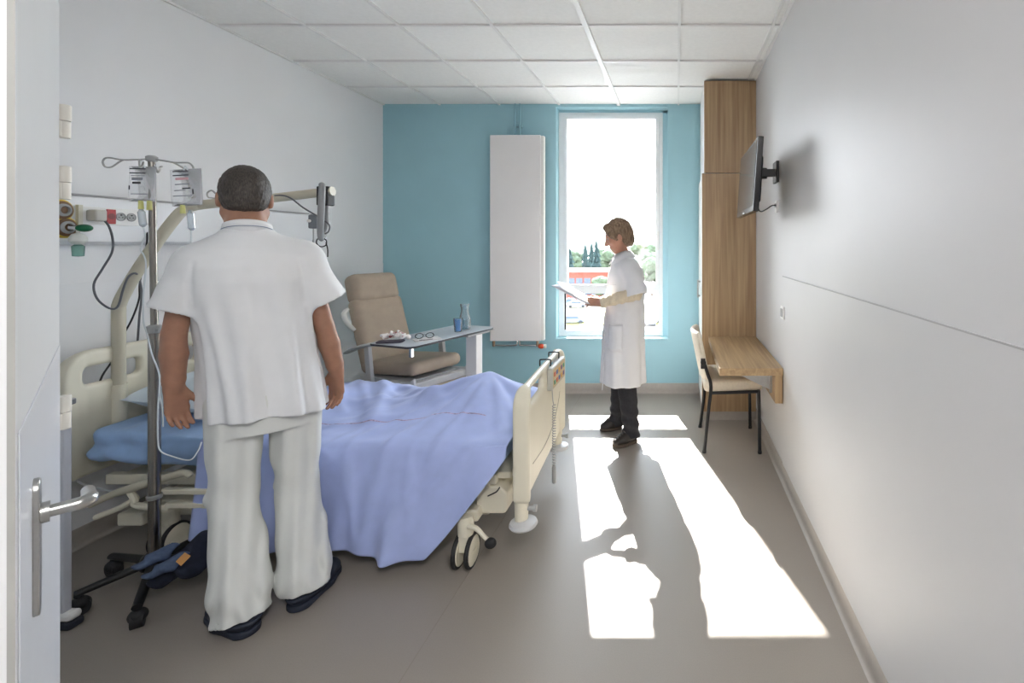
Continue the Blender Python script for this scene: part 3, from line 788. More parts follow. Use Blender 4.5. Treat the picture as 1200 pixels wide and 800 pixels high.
cab = [Vector((fxp+0.03, 2.39, 1.63)), P(118, 254, 2.40), P(127, 264, 2.40), P(132, 280, 2.38), P(131, 296, 2.37), P(120, 315, 2.36), P(110, 333, 2.36), P(114, 350, 2.36), P(128, 361, 2.35), P(138, 359, 2.35), P(144, 340, 2.36), P(150, 325, 2.37), P(158, 320, 2.39), P(163, 326, 2.46), P(166, 345, 2.52), P(163, 375, 2.56), P(160, 420, 2.66)]
m = MB(); m.tube(cab, 0.0045, smooth=5); m.build('cable', mat('cable_grey', '#6d7076', 0.5), t)
cab = [(fxp+0.002, 2.62, 1.60), P(172, 268, 2.62), P(172, 285, 2.60), P(164, 330, 2.60), P(163, 350, 2.58), P(155, 373, 2.56), P(145, 392, 2.55), P(133, 420, 2.4), P(120, 440, 2.35), P(110, 465, 2.32), P(92, 483, 2.3), P(80, 490, 2.3), P(76, 530, 2.3), P(78, 545, 2.25), P(95, 541, 2.4)]
m = MB(); m.tube(cab, 0.004, smooth=5); o = m.build('power_cable', mat('cable_black', '#1e1f22', 0.5)); tag(o, 'thin black cable running down from the service panel past the headboard', 'cable', origin=(-2.8, 2.6, 1.6))

# ------------------------------------------------------------------ hospital bed
bed = thing('hospital_bed', 'cream hospital bed with lavender sheet standing against the left wall', 'bed', (-1.8, 2.675, 0))
def rbox2(Y, Z, y0, y1, z0, z1, r):
    qy = np.abs(Y - (y0+y1)/2) - (y1-y0)/2 + r; qz = np.abs(Z - (z0+z1)/2) - (z1-z0)/2 + r
    return np.sqrt(np.maximum(qy, 0)**2 + np.maximum(qz, 0)**2) + np.minimum(np.maximum(qy, qz), 0) - r
def board(name, xc, y0, y1, z0, z1, th, slots, r=0.09, post=0.0, lean=0.0):
    lo = (xc-0.12, y0-0.03, z0-0.03); hi = (xc+0.12, y1+0.03, z1+0.03)
    fl = Field(lo, hi, 0.007)
    def fn(X, Y, Z):
        d2 = rbox2(Y, Z, y0, y1, z0, z1, r)
        # bottom corners squarer
        d2b = rbox2(Y, Z, y0, y1, z0, z0 + 0.3, 0.03); d2 = np.minimum(d2, d2b)
        for s in slots: d2 = np.maximum(d2, -rbox2(Y, Z, *s))
        edge = np.minimum(np.abs(Y - y0), np.abs(Y - y1))
        t = th / 2 + post * np.clip(1 - edge / 0.10, 0, 1) ** 0.7
        q = np.stack(np.broadcast_arrays(d2 + 0.018, np.abs(X - xc - lean*(Y-2.675)) - t + 0.018))
        return np.sqrt((np.maximum(q, 0)**2).sum(0)) + np.minimum(q.max(0), 0) - 0.018
    fl.func(lo, hi, fn)
    return field_obj(fl, name, M_cream, bed, it=1)
fb = board('footboard', -0.738, 2.205, 3.15, 0.295, 0.825, 0.038, [(2.31, 2.62, 0.715, 0.79, 0.025), (2.74, 3.05, 0.715, 0.79, 0.025)], post=0.024, lean=-0.055)
m = MB(); m.tube([(-0.702, 2.36, 0.42), (-0.716, 2.62, 0.40), (-0.729, 2.85, 0.43), (-0.738, 3.02, 0.52), (-0.742, 3.07, 0.60)], 0.003, smooth=6); m.build('panel_seam', mat('seam_beige', '#a8a495', 0.6), fb)  # darker beige decorative line on the footboard's lower panel
hb = board('headboard', -2.79, 2.17, 3.18, 0.40, 0.99, 0.04, [(2.26, 2.50, 0.83, 0.91, 0.025), (2.56, 2.80, 0.83, 0.91, 0.025), (2.86, 3.09, 0.83, 0.91, 0.025)], r=0.13, post=0.015)
for (x, y) in ((-0.722, 2.25), (-0.768, 3.105)):
    m = MB(); m.cyl((x, y, 0.21), (x, y, 0.34), 0.030, 0.034); m.cyl((x, y, 0.30), (x, y, 0.306), 0.036); m.build('bumper_post', M_cream, bed)
    m = MB(); m.lathe([(0.03, 0.0), (0.058, 0.004), (0.065, 0.014), (0.06, 0.026), (0.03, 0.034), (0.02, 0.036)], 32, Matrix.Translation((x+0.01, y-0.005, 0.178))); m.build('bumper_disc', mat('bumper_grey', '#c4c6c8', 0.4) if y < 3 else bpy.data.materials['bumper_grey'], bed)
    m = MB(); m.cyl((x+0.02, y, 0.262), (x+0.055, y, 0.262), 0.010); m.cyl((x+0.055, y, 0.262), (x+0.07, y, 0.262), 0.016); m.build('lock_knob', M_grey, bed)
# mattress following the raised back section
def mat_z(x):
    """underside of the mattress"""
    return 0.405 + 0.075 * np.clip((-1.75 - x) / 0.9, 0, 1) ** 1.2
MT = 0.145
fl = Field((-2.78, 2.2, 0.36), (-0.79, 3.15, 0.70), 0.012)
def _mat(X, Y, Z):
    zc = mat_z(X) + MT / 2
    q = np.stack(np.broadcast_arrays(np.abs(X + 1.785) - 0.945 + 0.035, np.abs(Y - 2.675) - 0.435 + 0.035, np.abs(Z - zc) - MT/2 + 0.035))
    wr = 0.006 * np.sin(X * 24 + Z * 52 + 3 * np.sin(X * 7)) + 0.007 * np.exp(-((Z - zc - .02 - .03 * np.sin(X * 5)) / .012) ** 2) - 0.012 * np.exp(-((Z - zc + .035) / .03) ** 2) * (0.6 + np.sin(X * 9))
    return np.sqrt((np.maximum(q, 0)**2).sum(0)) + np.minimum(q.max(0), 0) - 0.035 + wr
fl.func((-2.78, 2.2, 0.36), (-0.79, 3.15, 0.70), _mat); field_obj(fl, 'mattress', M_bluesheet, bed, it=1)
m = MB()
m.box((-2.72, 2.30, 0.345), (-0.86, 2.335, 0.395)); m.box((-2.72, 3.015, 0.345), (-0.86, 3.05, 0.395))
for k in range(9): m.box((-2.66 + k*0.22, 2.33, 0.36), (-2.56 + k*0.22, 3.02, 0.392))
m.build('mattress_deck', M_cream, bed, bevel=0.006)
m = MB(); m.box((-2.60, 2.37, 0.16), (-0.92, 2.43, 0.235)); m.box((-2.60, 2.92, 0.16), (-0.92, 2.98, 0.235)); m.box((-2.62, 2.26, 0.17), (-2.50, 3.09, 0.23)); m.box((-1.03, 2.26, 0.19), (-0.93, 3.09, 0.245))
m.build('chassis', M_cream, bed, bevel=0.01)
m = MB()
for y in (2.46, 2.88):
    m.add([(-1.35, y, 0.20), (-1.28, y, 0.20), (-1.0, y, 0.35), (-1.07, y, 0.35), (-1.35, y+.03, 0.20), (-1.28, y+.03, 0.20), (-1.0, y+.03, 0.35), (-1.07, y+.03, 0.35)], [(0,1,2,3),(7,6,5,4),(0,4,5,1),(1,5,6,2),(2,6,7,3),(3,7,4,0)])
    m.add([(-2.45, y, 0.20), (-2.38, y, 0.20), (-2.1, y, 0.35), (-2.17, y, 0.35), (-2.45, y+.03, 0.20), (-2.38, y+.03, 0.20), (-2.1, y+.03, 0.35), (-2.17, y+.03, 0.35)], [(0,1,2,3),(7,6,5,4),(0,4,5,1),(1,5,6,2),(2,6,7,3),(3,7,4,0)])
m.build('lift_arm', M_creamd, bed, bevel=0.006)
# motor housing and hoop under the foot end
m = MB(); m.prism([(0, 0), (0.14, 0), (0.15, 0.03), (0.15, 0.10), (0.11, 0.135), (0.02, 0.135), (0, 0.11)], 0.16, Matrix.Translation((-0.96, 2.47, 0.20)) @ Matrix.Rotation(R(90), 4, 'X')); m.build('motor_housing', M_cream, bed, bevel=0.012)
m = MB(); m.tube([(-0.90, 2.305, 0.29), (-0.872, 2.30, 0.305), (-0.855, 2.30, 0.315), (-0.845, 2.31, 0.33)], 0.003, smooth=5); m.build('motor_cable', M_dark, bed)
m = MB(); m.tube([(-0.99, 2.26, 0.37), (-0.985, 2.25, 0.40), (-0.97, 2.245, 0.465), (-0.94, 2.245, 0.475), (-0.90, 2.245, 0.475), (-0.885, 2.245, 0.465), (-0.88, 2.25, 0.40), (-0.88, 2.26, 0.36)], 0.008, smooth=5); m.build('mattress_hoop', M_creamd, bed)
m = MB(); m.tube([(-1.13, 2.255, 0.27), (-1.08, 2.25, 0.29), (-1.04, 2.245, 0.33), (-1.02, 2.245, 0.39)], [0.022, 0.026, 0.026, 0.02], n=12, smooth=5); m.build('side_guard_arm', M_cream, bed)
def castor(x, y, name='castor'):
    m = MB(); m.lathe([(0.028, 0.145), (0.034, 0.15), (0.036, 0.2), (0.028, 0.235)], 20, Matrix.Translation((x, y, 0)))
    m.box((x-0.022, y-0.03, 0.08), (x+0.022, y+0.03, 0.16))
    f = m.build(name, M_cream, bed, bevel=0.006)
    for sx in (-1, 1):
        Tm = Matrix.Translation((x + sx*0.029, y, 0.076)) @ Matrix.Rotation(R(90*sx), 4, 'Y')
        m = MB(); m.lathe([(0.05, -0.010), (0.072, -0.008), (0.076, 0.0), (0.074, 0.008), (0.066, 0.011), (0.064, 0.005), (0.05, 0.004)], 36, Tm); m.build('tyre', M_rubber, f)
        m = MB(); m.lathe([(0.06, -0.012), (0.065, -0.008), (0.065, 0.007), (0.055, 0.013), (0.02, 0.015), (0.012, 0.012), (0.002, 0.012)], 36, Tm); m.box((-0.008, -0.045, 0.0135), (0.008, 0.01, 0.0165), Tm); m.build('wheel_disc', M_cream, f)
    return f
f0 = castor(-0.975, 2.235)
m = MB(); m.tube([(-0.955, 2.215, 0.20), (-0.91, 2.195, 0.20), (-0.875, 2.185, 0.175), (-0.85, 2.18, 0.155)], [0.012, 0.011, 0.009, 0.009], smooth=4); m.build('brake_pedal', M_cream, f0)
m = MB(); m.ball((-0.838, 2.176, 0.145), (0.026, 0.02, 0.024)); m.build('pedal_pad', M_rubber, f0)
castor(-0.975, 3.09); castor(-2.44, 2.33); castor(-2.44, 3.05)
# lowered near side rail
def railtube(pts, r): 
    m = MB(); m.tube(pts, r, n=12, smooth=5); return m
m = railtube([P(106, 592, 2.20), P(130, 580, 2.19), P(160, 570, 2.18), P(190, 561, 2.18), P(215, 554, 2.18), P(223, 558, 2.18)], [0.012, 0.016, 0.018, 0.018, 0.016, 0.012]); sr = m.build('side_rail', M_creamd, bed)
m = MB()
for (a, b) in (((190, 575), (236, 575)), ((196, 591), (240, 591))):
    p = P(*a, 2.19); q = P(*b, 2.19); m.box((p.x, 2.175, p.z-0.012), (q.x+0.06, 2.205, p.z+0.012))
m.build('rail_bar', M_cream, sr, bevel=0.006)
m = MB(); p = P(195, 578, 2.2); q = P(157, 578, 2.2)
m.tube([P(152, 574, 2.19), P(158, 585, 2.19), P(161, 592, 2.19), P(200, 596, 2.19)], 0.014, n=10, smooth=3); m.tube([P(112, 606, 2.19), P(140, 595, 2.2), P(160, 583, 2.2)], 0.012, smooth=3); m.build('rail_link', M_cream, sr)
m = MB(); m.tube([P(91, 563, 2.25), P(105, 570, 2.25), P(130, 575, 2.2), P(150, 573, 2.2), P(168, 567, 2.19), P(180, 558, 2.25)], 0.005, smooth=5); m.build('rail_cable', M_grey, sr)
# overhead lifting pole
lp = [P(139, 520, 2.40), P(139, 440, 2.40), P(139, 368, 2.40), P(140, 356, 2.40), P(146, 343, 2.41), P(160, 319, 2.43), P(185, 282, 2.48), P(205, 256, 2.53), P(214, 247, 2.55), P(225, 242, 2.57), P(245, 239, 2.60), P(320, 232, 2.60), P(388, 224, 2.60)]
m = MB(); m.tube(lp, [0.026]*9 + [0.025, 0.025, 0.024, 0.023], n=18, smooth=4); pole = m.build('lifting_pole', M_creamd, bed)
m = MB(); a = P(386, 224.2, 2.60); b = P(390, 223.8, 2.60); m.cyl(a, b, 0.0245); m.build('pole_cap', M_creamd, pole)
m = MB(); m.tube([P(253, 227, 2.6), P(248, 223, 2.6), P(243, 226, 2.6), P(244, 231, 2.6), P(250, 232, 2.6), P(258, 234, 2.6), P(262, 237, 2.6)], 0.004, smooth=4); m.build('hook', M_steel, pole)
m = MB(); m.cyl(P(139, 530, 2.40), P(139, 450, 2.40), 0.031); m.build('pole_socket', M_cream, bed)

# ------------------------------------------------------------------ sheet, pillow
from math import sin, cos
def top_z(x, y):
    base = mat_z(x) + MT + 0.014
    # raised tent of cloth near the foot end
    dx, dy = x + 1.12, y - 2.90
    r = np.sqrt((dx / np.where(dx > 0, 0.34, 0.66)) ** 2 + (dy / np.where(dy > 0, 0.30, 0.68)) ** 2) + 1e-6
    th = np.arctan2(dy, dx)
    tent = 0.165 * np.clip(1 - r, 0, 1) ** 1.25 * (1 + 0.16 * np.cos(5 * th + 0.6) * np.clip(r * 1.6, 0, 1))
    ridge = 0.034 * np.exp(-((th + 2.45) / 0.13) ** 2) * np.clip(1.25 - r, 0, 1) * np.clip(r * 2, 0, 1) + 0.036 * np.exp(-((th + 0.95) / 0.15) ** 2) * np.clip(1.3 - r, 0, 1) * np.clip(r * 2, 0, 1) + 0.024 * np.exp(-((th + 1.75) / 0.12) ** 2) * np.clip(1.25 - r, 0, 1) * np.clip(r * 2, 0, 1)
    heap = 0.035 * np.exp(-((x + 2.02) / 0.10) ** 2) * (1 + 0.4 * np.sin(y * 14)) + 0.022 * np.exp(-((x + 1.90) / 0.15) ** 2 - ((y - 3.0) / 0.22) ** 2) + 0.028 * np.exp(-(((x + 1.72) + 0.5 * (y - 2.8)) / 0.05) ** 2) * np.clip((y - 2.35) / 0.2, 0, 1) + 0.02 * np.exp(-(((x + 1.55) + 0.9 * (y - 2.9)) / 0.06) ** 2) * np.clip((y - 2.5) / 0.2, 0, 1)
    wr = 0.010 * np.exp(-((np.sin(7.0 * (x + 0.55 * y) + 1.2 * np.sin(5 * x - 3 * y))) / 0.22) ** 2) * np.clip((y - 2.28) / .2, 0, 1) * np.clip((-1.2 - x) / .2, 0, 1) + 0.006 * np.sin(9 * x + 14 * y + 2 * np.sin(6 * x)) * np.sin(5 * y + 1)
    return base + tent + ridge + heap + wr
NU, NV = 150, 130
S = np.zeros((NU, NV, 3))
x0s, x1s = -2.19, -0.785
us = np.linspace(0, 1, NU); vs_ = np.linspace(0, 1, NV)
YN, YF_ = 2.232, 3.118
for i, u in enumerate(us):
    x = x0s + (x1s - x0s) * u
    # length of cloth hanging down the near side: full, then cut back in a slanting edge to the foot
    full = 0.455 + 0.02 * sin(x * 9) + 0.018 * sin(x * 4 + 1)
    k = np.clip((x + 1.13) / 0.345, 0, 1)
    hang = full * (1 - k) + 0.04 * k + 0.02 * sin(math.pi * k)
    far = 0.30
    L = np.concatenate([np.linspace(hang, 0, 52, endpoint=False), np.zeros(0)])
    row = []
    zn = float(top_z(np.float64(x), np.float64(YN)))
    for q in L:                                     # near hang, from the hem upwards
        f = q / 0.46
        amp = 0.046 * f ** 1.1
        ph = x * 15 + 2.0 * sin(x * 4.3) + 0.9 * f
        amp *= 1 - 0.85 * math.exp(-((x + 1.66) / 0.24) ** 2); fold = amp * (0.3 + 0.55 * sin(ph) + 0.3 * sin(2.1 * ph + 1.0) + 0.25 * sin(x * 41 + 3 * f))
        bulge = 0.016 * (1 - math.exp(-q / 0.02)) + (0.05 - 0.045 * math.exp(-((x + 1.66) / 0.24) ** 2)) * f
        row.append((x + 0.012 * f * cos(ph) + 0.03 * k * f, YN - bulge - fold, zn - q - 0.012 * (1 - math.exp(-q / 0.02))))
    for q in np.linspace(0, 1, 56, endpoint=False):
        y = YN + (YF_ - YN) * q
        zz = float(top_z(np.float64(x), np.float64(y)))
        e = min(y - YN, YF_ - y)
        row.append((x, y, zz - 0.014 * math.exp(-e / 0.012)))
    zf = row[-1][2]
    for q in np.linspace(0, far, 22):
        row.append((x, YF_ + 0.03 * (1 - math.exp(-q / 0.03)) + 0.02 * q * sin(x * 17), zf - q))
    S[i] = row
# pulled creases: long soft ridges along lines in (x, distance from the hem), displaced along the cloth's normal
_dl = np.linalg.norm(np.diff(S, axis=1), axis=2); _v = np.concatenate([np.zeros((NU, 1)), np.cumsum(_dl, 1)], 1)
_v = _v - _v[:, 52:53]                               # 0 along the bed's near edge, positive up and over the top
_u = S[:, :, 0]
_n = np.cross(np.gradient(S, axis=0), np.gradient(S, axis=1)); _n /= np.linalg.norm(_n, axis=2)[:, :, None] + 1e-9
_h = np.zeros((NU, NV)); _rr = np.random.RandomState(11)
_lines = [(-1.12, .66, -1.75, .28, .012, .022), (-1.12, .66, -1.55, .05, .012, .020), (-1.10, .64, -1.36, -.05, .011, .018), (-1.08, .62, -1.12, -.10, .011, .02), (-1.06, .62, -.85, .12, .012, .02),
          (-1.14, .68, -1.95, .55, .010, .022), (-1.40, .30, -2.05, .12, .008, .018), (-1.30, .12, -1.42, -.42, .016, .030), (-1.22, .02, -1.20, -.40, .012, .024), (-1.52, .06, -1.46, -.44, .013, .028),
          (-1.05, .05, -1.32, -.36, .010, .020), (-1.95, .10, -1.90, -.44, .014, .03), (-2.05, .05, -2.06, -.42, .012, .02), (-1.78, .05, -1.80, -.40, .01, .03), (-.95, .03, -1.15, -.22, .010, .018),
          (-2.0, .85, -1.70, .45, .016, .020), (-1.9, .88, -1.62, .60, .014, .018), (-2.05, .70, -1.80, .38, .014, .02), (-1.75, .85, -1.45, .70, .012, .018), (-2.10, .50, -1.85, .25, .012, .02)]
for _ in range(26):
    a_ = _rr.uniform(-2.05, -.9); b_ = _rr.uniform(-.38, .8); L_ = _rr.uniform(.12, .35); an = R(_rr.uniform(15, 75)) * (1 if b_ > 0 else 1.0)
    _lines.append((a_, b_, a_ - L_ * cos(an), b_ - L_ * sin(an), _rr.uniform(.003, .006), _rr.uniform(.010, .02)))
for (ua, va, ub, vb, hh_, ww_) in _lines:
    du, dv = ub - ua, vb - va; LL = math.hypot(du, dv)
    t_ = ((_u - ua) * du + (_v - va) * dv) / LL ** 2
    q_ = np.abs((_u - ua) * dv - (_v - va) * du) / LL + 0.015 * np.sin(9 * t_ + ua * 20) * 0.5
    _h += hh_ * np.exp(-(q_ / ww_) ** 2) * np.exp(-np.clip(np.abs(t_ - .5) - .32, 0, 9) ** 2 / .03)
_h *= np.clip((S[:, :, 0] + 2.21) / .04, 0, 1) * np.clip((-0.775 - S[:, :, 0]) / .06, 0, 1)
_sg = np.sign(_n[NU // 2, 80, 2]); S += _n * (_h * _sg)[:, :, None]
# settle the folds a little so that they look pulled rather than waved
for _ in range(2):
    S[1:-1, 1:-1] = 0.5 * S[1:-1, 1:-1] + 0.125 * (S[2:, 1:-1] + S[:-2, 1:-1] + S[1:-1, 2:] + S[1:-1, :-2])
idx = np.arange(NU * NV).reshape(NU, NV)
F = np.stack([idx[:-1, :-1], idx[1:, :-1], idx[1:, 1:], idx[:-1, 1:]], -1).reshape(-1, 4)
me = np_mesh('bed_sheet', S.reshape(-1, 3), F)
sheet = link_mesh('bed_sheet', me, M_sheet, angle=180, solid=0.003)
tag(sheet, 'lavender-blue sheet spread over the bed and hanging down its near side', 'sheet', origin=(-1.5, 2.67, 0.55))
# the printed line woven along the sheet
def sheet_line(y0, xa, xb, nm):
    m = MB(); rows = [[], []]
    for i in range(NU):
        if xa < S[i, 60, 0] < xb:
            for q, dy in ((0, -0.004), (1, 0.004)):
                y = y0(S[i, 60, 0]) + dy; j = 52 + np.searchsorted(S[i, 52:108, 1], y); f_ = (y - S[i, j-1, 1]) / (S[i, j, 1] - S[i, j-1, 1])
                p = S[i, j-1] * (1 - f_) + S[i, j] * f_; rows[q].append((p[0], p[1], p[2] + 0.0024))
    m.grid(rows); return m.build(nm, M_stripe, sheet)
sheet_line(lambda x: 2.47 + 0.02 * math.sin(x * 5), -1.95, -0.98, 'woven_stripe')
# pillow
def pillow(name, c, hx, hy, hz, rz, tilt, m_, parent=None, lab=None, cat=None):
    Mx = Matrix.Translation(c) @ Matrix.Rotation(rz, 4, 'Z') @ Matrix.Rotation(tilt, 4, 'Y')
    n = 30; rows_t = []; rows_b = []
    for i in range(n + 1):
        a = -1 + 2 * i / n; rt = []; rb = []
        for j in range(n + 1):
            b = -1 + 2 * j / n
            k = max(0, (1 - a ** 4) * (1 - b ** 4)) ** 0.5
            px = a * hx * (1 - 0.10 * (1 - abs(b)) * 0 - 0.06 * (1 - b * b) * abs(a)); py = b * hy * (1 - 0.06 * (1 - a * a) * abs(b))
            w_ = 0.006 * sin(13 * a + 7 * b) * k
            rt.append(Mx @ Vector((px, py, hz * k + w_))); rb.append(Mx @ Vector((px, py, -hz * 0.7 * k + w_)))
        rows_t.append(rt); rows_b.append(rb[::-1])
    m = MB(); m.grid([r[::-1] for r in rows_t]); m.grid([r[::-1] for r in rows_b])
    return m.build(name, m_, parent, angle=70)
o = pillow('pillow', Vector((-2.50, 2.70, 0.695)), 0.23, 0.34, 0.080, R(4), R(10), M_pillow); tag(o, 'pale blue-white pillow at the head of the bed', 'pillow', origin=(-2.50, 2.70, 0.63))

# control handset hooked over the footboard
t = thing('bed_handset', 'grey wired handset with coloured buttons hooked on the footboard', 'remote control', (-0.73, 2.84, 0.72))
m = MB(); m.box((-0.722, 2.68, 0.672), (-0.690, 2.99, 0.80)); m.build('body', mat('handset_grey', '#b9bab4', 0.4), t, bevel=0.012, segs=3)
m = MB(); m.box((-0.6905, 2.70, 0.685), (-0.6885, 2.975, 0.79)); m.build('keypad', mat('keypad_beige', '#c9b48c', 0.5), t, bevel=0.002)
cols = ['#3f8f6b', '#c85a3a', '#3d5fa0', '#d8a23a', '#6a4a7c']
for i in range(5):
    for j in range(2):
        m = MB(); y = 2.73 + i * 0.052; z = 0.712 + j * 0.045; m.box((-0.6887, y-0.015, z-0.012), (-0.6855, y+0.015, z+0.012)); m.build('button', bpy.data.materials.get('button_' + str((i+j) % 5)) or mat('button_' + str((i+j) % 5), cols[(i+j) % 5], 0.4), t, bevel=0.002)
for y in (2.74, 2.93):
    m = MB(); m.tube([(-0.716, y, 0.77), (-0.714, y, 0.825), (-0.719, y, 0.836), (-0.768, y, 0.836), (-0.775, y, 0.83), (-0.775, y, 0.80)], 0.004, smooth=3); m.build('hook', M_dark, t)
m = MB(); pts = []
m.tube([(-0.704, 2.73, 0.68), (-0.702, 2.735, 0.62), (-0.697, 2.74, 0.58)], 0.003, smooth=3)
for k in range(27 * 10):
    a = k / 10 * 2 * math.pi; z = 0.58 - 0.40 * k / 270
    pts.append((-0.695 + 0.009 * cos(a), 2.74 + 0.009 * sin(a), z))
m.tube(pts, 0.0028, n=6); m.build('coiled_cord', M_grey, t)
m = MB(); m.lathe([(0.004, 0), (0.012, 0.006), (0.013, 0.09), (0.006, 0.11)], 16, Matrix.Translation((-0.695, 2.74, 0.135))); m.build('cord_end', M_grey, t)

# grab handle and call cord hanging from the lifting pole
t = thing('grab_handle', 'grey grab handle with strap hanging from the end of the lifting pole', 'grab handle', P(377, 240, 2.60))
g0 = P(377, 224, 2.57)
m = MB()
for sx, yy in ((-0.021, 0), (0.021, 0)):
    m.box((g0.x + sx - 0.011, 2.572, g0.z - 0.075), (g0.x + sx + 0.009, 2.628, g0.z + 0.028))
m.build('clamp', M_rubber, t, bevel=0.006)
m = MB()
a = P(377, 220, 2.545); b = P(376, 278, 2.53)
m.tube([P(377, 217, 2.60), P(377.5, 218, 2.55), P(377, 232, 2.535), P(376, 255, 2.53), P(375.5, 272, 2.53), P(376.5, 280, 2.54), P(381, 272, 2.62), P(383, 255, 2.64), P(381, 232, 2.64), P(378, 218, 2.62)], [0.014, 0.015, 0.016, 0.016, 0.015, 0.012, 0.011, 0.011, 0.012, 0.013], n=14, closed=True, smooth=4); m.build('grip', mat('grip_grey', '#8f9294', 0.5), t)
m = MB(); m.tube([P(371, 285, 2.55), P(376, 289, 2.55), P(382, 287, 2.55), P(382, 281, 2.55), P(376, 279, 2.55), P(372, 280, 2.55)], 0.003, closed=True, smooth=4); m.build('ring', M_dark, t)
m = MB(); m.tube([P(382, 284, 2.55), P(384, 292, 2.55), P(384, 301, 2.55)], 0.003, smooth=4); m.build('cord', M_dark, t)
t = thing('call_button', 'grey call button on a thin cable looped over the lifting pole', 'call button', P(368, 256, 2.58))
m = MB(); p = P(370, 258, 2.60); m.box((p.x-0.02, 2.57, p.z-0.045), (p.x+0.024, 2.60, p.z+0.028)); m.build('body', mat('call_grey', '#6f757b', 0.45), t, bevel=0.006)
m = MB(); m.cyl((p.x-0.01, 2.56, p.z-0.005), (p.x-0.01, 2.573, p.z-0.005), 0.008); m.build('button', M_white, t)
m = MB(); m.tube([P(322, 229, 2.575), P(332, 229, 2.575), P(342, 233, 2.575), P(355, 243, 2.57), P(370, 252, 2.565), P(380, 258, 2.56), P(386, 264, 2.56), P(385, 271, 2.56), P(381, 274, 2.56)], 0.004, smooth=5); m.build('cable', mat('cable_mid_grey', '#6c6d70', 0.5), t)

# ------------------------------------------------------------------ infusion stand
SX, SY = -2.325, 2.10
sp = lambda px, py: P(px, py, SY)
t = thing('infusion_stand', 'steel infusion stand on black wheeled legs beside the bed', 'infusion stand', (SX, SY, 0))
px_ = P(178, 400, SY).x
SX = P(181, 400, SY).x
zt = EYE + (286 - 186) / FPX * SY
m = MB(); m.cyl((SX, SY, 0.13), (SX, SY, 1.13), 0.0205, n=24); m.build('lower_tube', mat('stand_steel', '#96918a', 0.25, metal=1.0, vary=0.05), t)
m = MB(); m.cyl((SX, SY, 1.12), (SX-0.012, SY, zt), 0.0125, n=20); m.build('upper_tube', bpy.data.materials['stand_steel'], t)
m = MB(); m.lathe([(0.021, 0), (0.025, 0.004), (0.025, 0.03), (0.014, 0.036)], 24, Matrix.Translation((SX, SY, 1.105))); m.cyl((SX+0.02, SY-0.01, 1.12), (SX+0.045, SY-0.02, 1.12), 0.006); m.build('collar', M_grey, t)
m = MB(); m.lathe([(0.022, 0), (0.026, 0.003), (0.026, 0.016), (0.022, 0.02)], 24, Matrix.Translation((SX, SY, 0.385))); m.build('clip_ring', M_steel, t)
m = MB(); m.lathe([(0.012, -0.014), (0.02, -0.008), (0.02, 0.008), (0.012, 0.014)], 20, Matrix.Translation((SX-0.012, SY, zt))); m.build('hook_hub', M_grey, t)
c0 = Vector((SX-0.012, SY, zt))
def loop(side):
    e = sp(120.5, 189) if side < 0 else sp(226.5, 194)
    a = c0; d = (e - a)
    p = lambda u, w: a + d * u + Vector((0, 0, w))
    if side < 0: pts = [a, p(.35, 0), p(.62, .003), p(.85, .014), p(.96, .012), p(1.0, -.004), p(.95, -.024), p(.82, -.026), p(.66, -.006), p(.58, .001)]
    else: pts = [a, p(.3, 0), p(.55, 0), p(.7, .004), p(.9, .008), p(1.0, -.008), p(.97, -.026), p(.88, -.028), p(.74, -.016), p(.6, -.006), p(.5, 0)]
    m = MB(); m.tube(pts, 0.0035, n=8, smooth=5); return m
loop(-1).build('hook_arm', M_steel, t); loop(1).build('hook_arm', M_steel, t)
m = MB(); m.tube([c0, sp(180, 192), sp(183, 198), sp(185, 202), sp(187, 199), sp(187, 196), sp(190, 195)], 0.0035, n=8, smooth=4); m.build('hook', M_steel, t)
m = MB(); m.tube([sp(165, 188), P(163, 188, 2.06), P(164, 195, 2.05), P(166, 195, 2.05), P(168, 190, 2.08)], 0.0035, n=8, smooth=4); m.build('hook', M_steel, t)
m = MB(); m.lathe([(0.03, 0.0), (0.045, 0.006), (0.05, 0.03), (0.04, 0.055), (0.026, 0.065)], 24, Matrix.Translation((SX, SY, 0.088))); m.build('hub', M_black, t)
for k, (ang, L) in enumerate(((164, 0.27), (228, 0.20), (308, 0.27), (20, 0.27), (92, 0.27))):
    d = Vector((cos(R(ang)), sin(R(ang)), 0)); b = Vector((SX, SY, 0.115)); e = Vector((SX, SY, 0.085)) + d * L
    sd = Vector((-d.y, d.x, 0))
    rings = []
    for q in (0.0, 0.5, 1.0):
        cpt = b.lerp(e, q) + d * 0.02; hw = 0.02 - 0.004 * q; hh = 0.017 - 0.004 * q
        rings.append([cpt + sd * (hw * cos(u)) + Vector((0, 0, hh * sin(u))) for u in [2 * math.pi * i / 12 for i in range(12)]])
    m = MB(); m.loft(rings); leg = m.build('leg', M_black, t, angle=60)
    w0 = Vector((e.x, e.y, 0)) + d * 0.005
    m = MB(); m.cyl(w0 + Vector((0, 0, 0.055)), w0 + Vector((0, 0, 0.09)), 0.012); m.cyl(w0 - sd * 0.018 + Vector((0, 0, 0.032)), w0 + sd * 0.018 + Vector((0, 0, 0.032)), 0.032, n=24); m.ball(w0 + Vector((0, 0, 0.045)), (0.03, 0.03, 0.026), n=8); m.build('wheel', M_rubber, leg)

